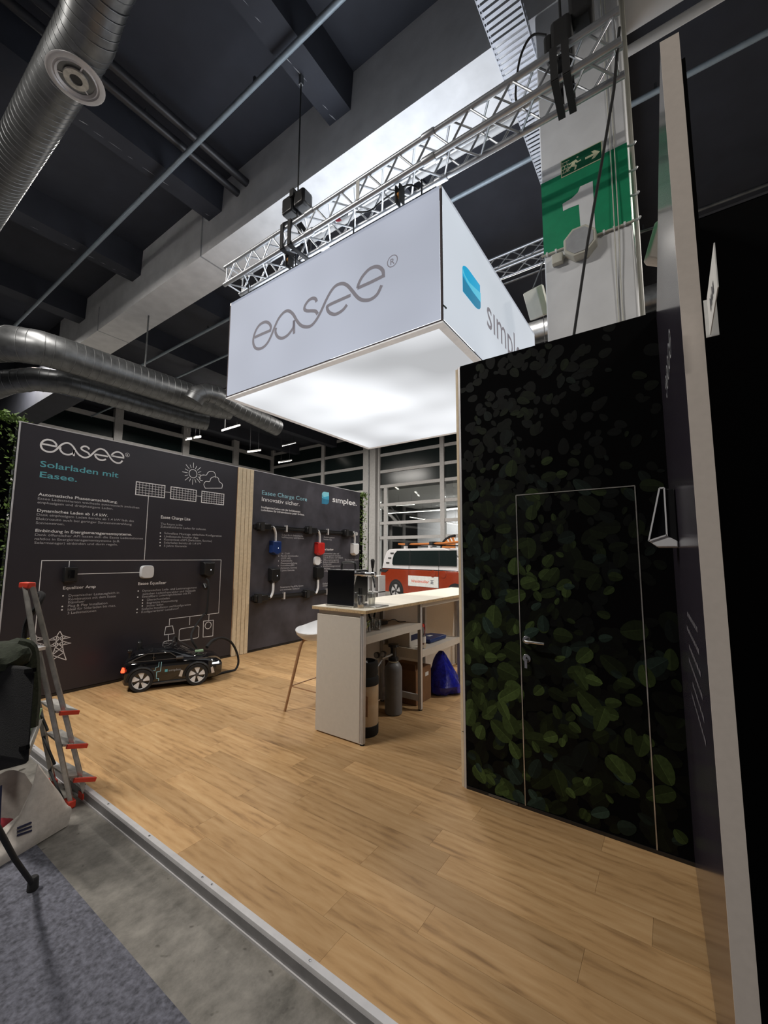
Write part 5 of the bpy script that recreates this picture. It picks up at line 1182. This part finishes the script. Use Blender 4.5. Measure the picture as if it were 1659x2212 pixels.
for j, (r, z) in enumerate(((.12,-.06),(.18,-.03),(.19,.01),(.17,.04),(.12,.065),(.05,.075),(.01,.076))):
    rings.append([(cj.x-.06+r*1.15*math.cos(a)*(1+rr.uniform(-.08,.08)), cj.y+r*.7*math.sin(a)*(1+rr.uniform(-.08,.08)), cj.z+z+.02*math.sin(4*a)*(j > 0)*(j < 5)) for a in [2*math.pi*k/24 for k in range(24)]])
MB().loft(rings).build('cloth', 'green_fabric', jk)
sl = P8(62,1400,.84); MB().tube(cat([sl+V(0,-.05,.03), sl+V(.02,0,.0), P8(70,1450,.86), P8(72,1500,.88), P8(66,1570,.88)],4), .035, 8).build('sleeve', 'green_fabric', jk)
t = thing('hook_clip', 'yellow plastic clip on the ladder hinge', 'clip', tuple(P8(56,1382,.93)))
MB().tube(cat([P8(45,1392,.93),P8(53,1390,.93),P8(56,1383,.93),P8(61,1380,.93)],4), .007, 8).build('hook', 'tape_yellow', t)
st_ = MB().tube(cat([P8(46,1460,.97),P8(50,1400,.99),P8(58,1345,1.0),P8(80,1310,1.02),P8(92,1288,1.05),P8(86,1282,1.05),P8(80,1290,1.05)],5), .018, 8).build('black_strap', 'black_fabric'); tag(st_, 'black padded strap hooked over the ladder', 'strap')
gb = thing('paper_bag', 'white and green paper bag squeezed behind the ladder', 'bag', tuple(onz(60,1700,FZ)))
pb = [P8(58,1545,1.0), P8(85,1545,1.02), P8(62,1640,.98), P8(50,1650,.96)]
MB().prism([P8(55,1548,.99),P8(78,1538,1.0),P8(60,1600,.99),P8(46,1640,.97)], (-.06,.05,0)).build('front', 'paper_green', gb); MB().prism([P8(72,1560,1.0),P8(86,1555,1.02),P8(56,1636,.985),P8(48,1640,.98)], (-.01,.02,0)).build('flap', 'paper_white', gb)
z_ = FZ+.006
tt = thing('tote_bag', 'slumped white canvas tote bag with navy stripes on the floor', 'bag', tuple(onz(60,1830,z_)))
c1, c2 = onz(147,1783,z_), onz(0,1872,z_); dirx = (c1-c2).normalized(); prp = V(-dirx.y, dirx.x, 0)
def tp(u, v, z): return c2 + dirx*u + prp*v + V(0,0,z)       # tote frame: u along the near bottom edge, v away from the camera
Lt = (c1-c2).length
prof = [(-.25,.0),(Lt*.45,.0),(Lt,.0)]
def sheet(name, mt, rows, par, th=.006):
    n = len(rows[0]); k = MB(); k.loft([[p for p in r]+[Vector(p)+prp*th for p in reversed(r)] for r in rows]); return k.build(name, mt, par)
def crm(rows, m_=4): return [list(x) for x in zip(*[cat(c, m_) for c in zip(*[cat(r, m_) for r in rows])])]
rows = [[tp(-.3,0,0),tp(.0,.0,.0),tp(.16,.0,.0),tp(.30,.0,.0),tp(Lt,.0,.0)], [tp(-.3,.0,.05),tp(0,-.004,.045),tp(.16,-.012,.055),tp(.30,-.01,.075),tp(Lt+.01,-.006,.09)],
        [tp(-.3,.02,.09),tp(0,.02,.07),tp(.15,.0,.11),tp(.29,-.004,.18),tp(Lt-.02,.02,.13)], [tp(-.3,.05,.10),tp(.02,.05,.09),tp(.14,.03,.20),tp(.24,.03,.30),tp(Lt-.08,.06,.22)], [tp(-.3,.06,.11),tp(.04,.06,.10),tp(.16,.06,.28),tp(.2,.08,.40),tp(.22,.10,.38)]]
sheet('side', 'cotton', crm(rows), tt)
rows = [[tp(-.3,.18,.0),tp(.0,.20,.0),tp(.2,.2,.0),tp(Lt-.02,.17,.0)], [tp(-.3,.19,.15),tp(.0,.21,.16),tp(.18,.21,.18),tp(Lt-.06,.17,.16)], [tp(-.3,.2,.30),tp(.02,.22,.36),tp(.14,.22,.38),tp(.2,.18,.34)]]
sheet('side', 'cotton', crm(rows), tt)
MB().loft([[tp(-.3,.0,.0),tp(Lt,.0,.0),tp(Lt-.02,.17,.0),tp(-.3,.18,.0)], [tp(-.3,.0,.01),tp(Lt,.0,.01),tp(Lt-.02,.17,.01),tp(-.3,.18,.01)]]).build('base', 'cotton', tt)
MB().loft([[tp(Lt,.0,.0),tp(Lt+.01,.0,.09),tp(Lt-.06,.06,.22),tp(Lt-.06,.17,.16),tp(Lt-.02,.17,.0)], [tp(Lt-.01,.0,.0),tp(Lt,.0,.09),tp(Lt-.07,.06,.22),tp(Lt-.07,.17,.16),tp(Lt-.03,.17,.0)]]).build('gusset', 'cotton', tt)
for i in range(3): MB().bar(tp(.075,.012-.002*i,.13-.018*i+.012), tp(.135,-.004-.004*i,.14-.02*i), .010, .006).build('stripe', 'navy', tt)
for i in range(3): MB().bar(tp(-.02+.022*i,.07,.14), tp(.0+.022*i,.12,.36), .008, .006).build('stripe', 'navy', tt)
for i in range(2): MB().bar(tp(-.3,.1,.30+.03*i), tp(-.03,.11,.335+.03*i), .008, .01).build('stripe', 'navy', tt)
rr = random.Random(9); rings = []
for j, (r, z) in enumerate(((.05,.012),(.085,.04),(.08,.09),(.05,.15),(.015,.18))):
    rings.append([tp(.05+r*math.cos(a)*1.3*(1+rr.uniform(-.1,.1)), .115+r*.6*math.sin(a), z+rr.uniform(-.006,.006)) for a in [2*math.pi*k/14 for k in range(14)]])
cl = MB().loft(rings).build('red_cloth', 'crimson'); tag(cl, 'dark red cloth tucked inside the canvas tote bag', 'cloth')

# ---------------------------------------------------------------- hedges
def hedge(label, x0, x1, y0, y1, z0, z1, n, seed):
    rr = random.Random(seed); t = thing('hedge_panel', label, 'hedge', ((x0+x1)/2,(y0+y1)/2,z0))
    MB().box(x0+.06,x1-.06,y0+.06,y1-.06,z0,z1-.05).build('core', 'black_matt', t)
    k = MB(); k.nofix = True
    for i in range(n):
        f = rr.randrange(5); u, v, w = rr.random(), rr.random(), rr.random()
        p = V(x0+(x1-x0)*u, y0+(y1-y0)*v, z0+(z1-z0)*w)
        if f == 0: p.x = x1
        elif f == 1: p.x = x0
        elif f == 2: p.y = y0
        elif f == 3: p.y = y1
        else: p.z = z1
        p += V(rr.gauss(0,.03), rr.gauss(0,.03), rr.gauss(0,.03)); p.z = max(z0+.02, p.z)
        a = V(rr.gauss(0,1), rr.gauss(0,1), rr.gauss(0,.6)).normalized(); b = a.cross(V(rr.gauss(0,1),rr.gauss(0,1),rr.gauss(0,1))).normalized(); s = rr.uniform(.018,.034)
        k.quad(p-a*s, p+b*s*.5, p+a*s, p-b*s*.5)
    o = k.build('foliage', 'hedge_leaf', t, smooth=False); o['kind'] = 'stuff'; return t
mat('hedge_leaf', (.10,.17,.03), .6, var=.45, scale=25)
hedge('artificial green hedge behind the front edge of the printed wall', -6.32, -6.0, 1.10, 1.42, FZ, 3.10, 3200, 1)
hedge('narrow hedge strip behind the far end of the printed wall', -6.05, -5.86, 7.44, 7.68, FZ, 3.0, 1800, 2)

# ---------------------------------------------------------------- orange and white van
vr = 16.5; q0 = CAMP + w_of(Vector(((823-CX)/F*vr, (1228-CY)/F*vr, vr))); vr2 = 13.4; q1 = CAMP + w_of(Vector(((987-CX)/F*vr2, (1234-CY)/F*vr2, vr2)))
vd = Vector((q1.x-q0.x, q1.y-q0.y, 0)).normalized(); VZ = math.atan2(vd.y, vd.x); vn = Vector((vd.y, -vd.x, 0))
VPl = Plane((q0.x,q0.y,FZ), vd, vn)
van = thing('van', 'orange and white electric van with surfboard on the roof rack', 'van', (q0.x,q0.y,FZ), VZ, local=True)
VW = 1.92
def vpx(x, y): return VPl.uv(800+x/8.295, 1130+y/8.295)
low = [(.22,.30),(.02,.42),(-.03,.72),(.0,.98),(.06,1.10),(4.45,1.12),(4.66,.95),(4.70,.62),(4.62,.30)]
WZ = vpx(690,825)[1]
low = [(a, b if b < 1.05 else WZ) for a, b in low]
RZv = vpx(1000,450)[1]
up_ = [(.06,WZ),(.20,WZ+.38),(.33,RZv-.12),(.48,RZv-.02),(.9,RZv),(3.4,RZv),(3.75,RZv-.10),(4.35,WZ+.12),(4.45,WZ)]
def slab(prof, y0, y1, ins): return MB().loft([[(a,y0+ins*.9,b) for a,b in prof], [(a,y0+ins*.25,b) for a,b in prof], [(a,(y0+y1)/2,b) for a,b in prof], [(a,y1-ins*.25,b) for a,b in prof], [(a,y1,b) for a,b in prof]])
slab(low, 0, VW, 0).build('lower_body', 'orange_paint', van, bevel=.04); slab(up_, .02, VW-.02, 0).build('upper_body', 'van_white', van, bevel=.03)
pl = lambda pts, y: [(vpx(*p)[0], y, vpx(*p)[1]) for p in pts]
MB().prism(pl([(395,735),(400,650),(425,560),(480,497),(1545,487),(1545,775),(410,745)], .012), (0,-.02,0)).build('side_window', 'dark_pane', van)
for x in (715,1235): q = vpx(x,560); MB().box(q[0]-.012,q[0]+.012,-.012,0,vpx(x,755)[1],vpx(x,490)[1]).build('window_post', 'rubber', van)
for p in ((385,538),(343,623),(308,710)): q = vpx(*p); MB().box(q[0]-.09,q[0]+.09,-.002,.03,q[1]-.02,q[1]+.02).build('vent_slot', 'rubber', van)
MB().prism(pl([(178,815),(330,830),(275,880),(172,870)], .0), (0,-.012,0)).build('tail_lamp', 'rubber', van)
for p in ((1120,910),(1310,920)): q = vpx(*p); MB().lathe([(.0,-.02),(.12,-.015),(.13,0)], (q[0],.0,q[1]), 16, 'y').build('door_handle', 'orange_paint', van)
MB().box(.06,4.4,-.006,.0,WZ-.012,WZ+.012).build('waist_seam', 'rubber', van)
for x in (690,1222): q = vpx(x,800); MB().box(q[0]-.006,q[0]+.006,-.004,0,.45,WZ+.15).build('door_gap', 'rubber', van)
sg = pl([(680,937),(1220,965),(1225,1158),(682,1125)], -.004); s0, s1 = sg[0][0], sg[1][0]; sz1 = (sg[0][2]+sg[1][2])/2; sz0 = (sg[2][2]+sg[3][2])/2
MB().box(s0,s1,-.008,-.001,sz0,sz1).build('door_sign', 'paper_white', van)
class VanPl:
    def pt(s, u, v, off=0): return Vector((u, -.008-off, v))
vp_ = VanPl(); mb = MB(); mb.nofix = True
lettering(mb, vp_, 'Weidm\u00fcller', s0+(s1-s0)*.10, sz0+(sz1-sz0)*.36, (s1-s0)*.60, (sz1-sz0)*.27, True, .2, off=.002); flat(mb, 'sign_lettering', 'orange_red', van)
mb = MB(); mb.nofix = True; ex0 = s0+(s1-s0)*.755; ew = (s1-s0)*.10; ez = sz0+(sz1-sz0)*.35; eh = (sz1-sz0)*.30
for f_, mtl in ((0,'x'),(1,'x')):
    xa = ex0+f_*ew*.55
    for zz in (0,.5,1): line(mb, vp_, (xa,ez+eh*zz), (xa+ew*.45,ez+eh*zz), eh*.16, .002)
    xx = xa+(ew*.45 if f_ == 0 else 0); line(mb, vp_, (xx,ez), (xx,ez+eh), eh*.16, .002)
flat(mb, 'sign_emblem', 'navy', van)
wq = vpx(460,1235); wheel(wq[0], -.02, .35, parent=van, w=.24, spokes=5, mt='alu'); wheel(wq[0]+2.99, -.02, .35, parent=van, w=.24, mt='alu'); wheel(wq[0], VW-.22, .35, parent=van, w=.24, mt='alu'); wheel(wq[0]+2.99, VW-.22, .35, parent=van, w=.24, mt='alu')
for x in (wq[0], wq[0]+2.99): MB().prism([(x+.42*math.cos(a), -.004, .36+.42*math.sin(a)) for a in [math.pi*k/14 for k in range(15)]]+[(x-.42,-.004,.3),(x+.42,-.004,.3)], (0,.03,0)).build('wheel_arch', 'rubber', van)
RT_ = RZv+.005
for x in (1.3,2.6): MB().box(x-.03,x+.03,.12,VW-.12,RT_+.09,RT_+.13).build('rack_bar', 'rubber', van); MB().box(x-.06,x+.06,.12,.22,RT_-.02,RT_+.10).build('rack_foot', 'alu', van)
bd = thing('surfboard', 'orange surfboard strapped on the van roof rack', 'surfboard', (q0.x,q0.y,FZ+RT_+.13), VZ, local=True)
rg = []
for x, w, z in ((.45,.05,.16),(.8,.22,.14),(1.4,.30,.13),(2.2,.32,.13),(3.0,.28,.13),(3.6,.05,.17)): rg.append([(x,.55-w,z+.03),(x,.55-w*.6,z),(x,.55+w*.6,z),(x,.55+w,z+.03),(x,.55+w*.6,z+.07),(x,.55-w*.6,z+.07)])
MB().loft([[(a,b,c-.13+.002) for a,b,c in r] for r in rg]).build('board', 'flag_orange', bd, bevel=.01)
for x in (1.3,2.6): MB().box(x-.08,x+.08,.2,.9,.0,.10).build('strap', 'rubber', bd)
fg = thing('flag_banner', 'orange quarter round banner with black edge standing behind the van', 'banner', (q0.x,q0.y,FZ), VZ, local=True)
A0, A1, A2 = vpx(585,450), vpx(830,190), vpx(830,440)
arc = [(A0[0]+(A1[0]-A0[0])*(1-math.cos(t)), A0[1]+(A1[1]-A0[1])*math.sin(t)) for t in [k*math.pi/2/10 for k in range(11)]]
MB().prism([(a,2.05,b) for a,b in arc]+[(A2[0],2.05,A2[1])], (0,.03,0)).build('cloth', 'flag_orange', fg)
MB().tube([(a,2.06,b) for a,b in arc], .05, 8).build('hem', 'rubber', fg); MB().tube([(A0[0]+.05,2.06,0),(A0[0]+.05,2.06,A0[1])], .03, 8).build('pole', 'rubber', fg)
for k in range(3): q = vpx(700+65*k,275); MB().prism([(q[0]-.06,2.04,q[1]+.1),(q[0],2.04,q[1]+.08),(q[0]+.12,2.04,q[1]-.1),(q[0]+.05,2.04,q[1]-.12)], (0,.008,0)).build('print', 'paper_white', fg)
# white shelf units beside the van
sh = thing('shelf_unit', 'white open shelf unit standing near the tail of the van', 'shelf', (0,0,0)); s_o = ony(800,1290,11.0); sh.location = (s_o.x, s_o.y, FZ)
for b_ in ((-.55,.35,0,.35,.0,.04),(-.55,.35,0,.35,.98,1.02),(-.55,.35,0,.35,.48,.51),(-.55,-.10,0,.35,.04,.98),(.31,.35,0,.35,.04,.98),(.08,.11,0,.35,.04,.98)):
    MB().box(s_o.x+b_[0],s_o.x+b_[1],11+b_[2],11+b_[3],FZ+b_[4],FZ+b_[5]).build('board', 'white_paint', sh)

# ---------------------------------------------------------------- charger on the right wall and folded sign
wc2 = thing('wall_charger', 'black wall charger with white rim on the glossy right wall', 'charger', (.0,2.2,1.60))
yA, yB = 2.12, 2.30; S = lambda pts: [(x, yA, z) for x, z in pts]
MB().box(-.020,.017,yA+.002,yB,1.625,1.853).build('back_box', 'black_plastic', wc2, bevel=.004)
MB().prism([(-.036,yA+.01,1.85),(-.020,yA+.01,1.85),(-.020,yA+.01,1.645),(-.082,yA+.01,1.632)], (0,yB-yA-.02,0)).build('cover', 'black_gloss', wc2)
for p, q in (((-.036,1.857),(-.019,1.857)), ((-.036,1.857),(-.087,1.632)), ((-.019,1.857),(-.021,1.652)), ((-.087,1.632),(-.021,1.656))):
    MB().bar((p[0],yA+.02,p[1]), (q[0],yA+.02,q[1]), .006, .05, (0,1,0)).build('rim', 'white_plastic', wc2)
MB().prism(S([(-.087,1.632),(-.021,1.654),(.016,1.63),(.016,1.605),(-.058,1.606)]), (0,yB-yA,0)).build('bottom_wedge', 'white_plastic', wc2, bevel=.004)
fs_ = thing('folded_sign', 'small white folded sign sticking out beside the beige panel end', 'sign', (.10,1.2,2.08))
MB().box(.0935,.118,1.215,1.218,2.086,2.180).build('mount_plate', 'paper_white', fs_)
MB().box(.1005,.1025,1.0,1.215,2.090,2.184).build('blade', 'paper_white', fs_)
class SgPl:
    def pt(s, u, v, off=0): return Vector((.1005-off, u, v))
mb = MB(); mb.nofix = True
for k in range(4): fill(mb, SgPl(), [(1.06+.025*k,2.115),(1.075+.025*k,2.115),(1.075+.025*k,2.14+.008*(k % 2)),(1.06+.025*k,2.14)], .0008)
flat(mb, 'sign_print', 'grey_ink', fs_)
for o in bpy.data.objects:
    if '_local' in o: del o['_local']
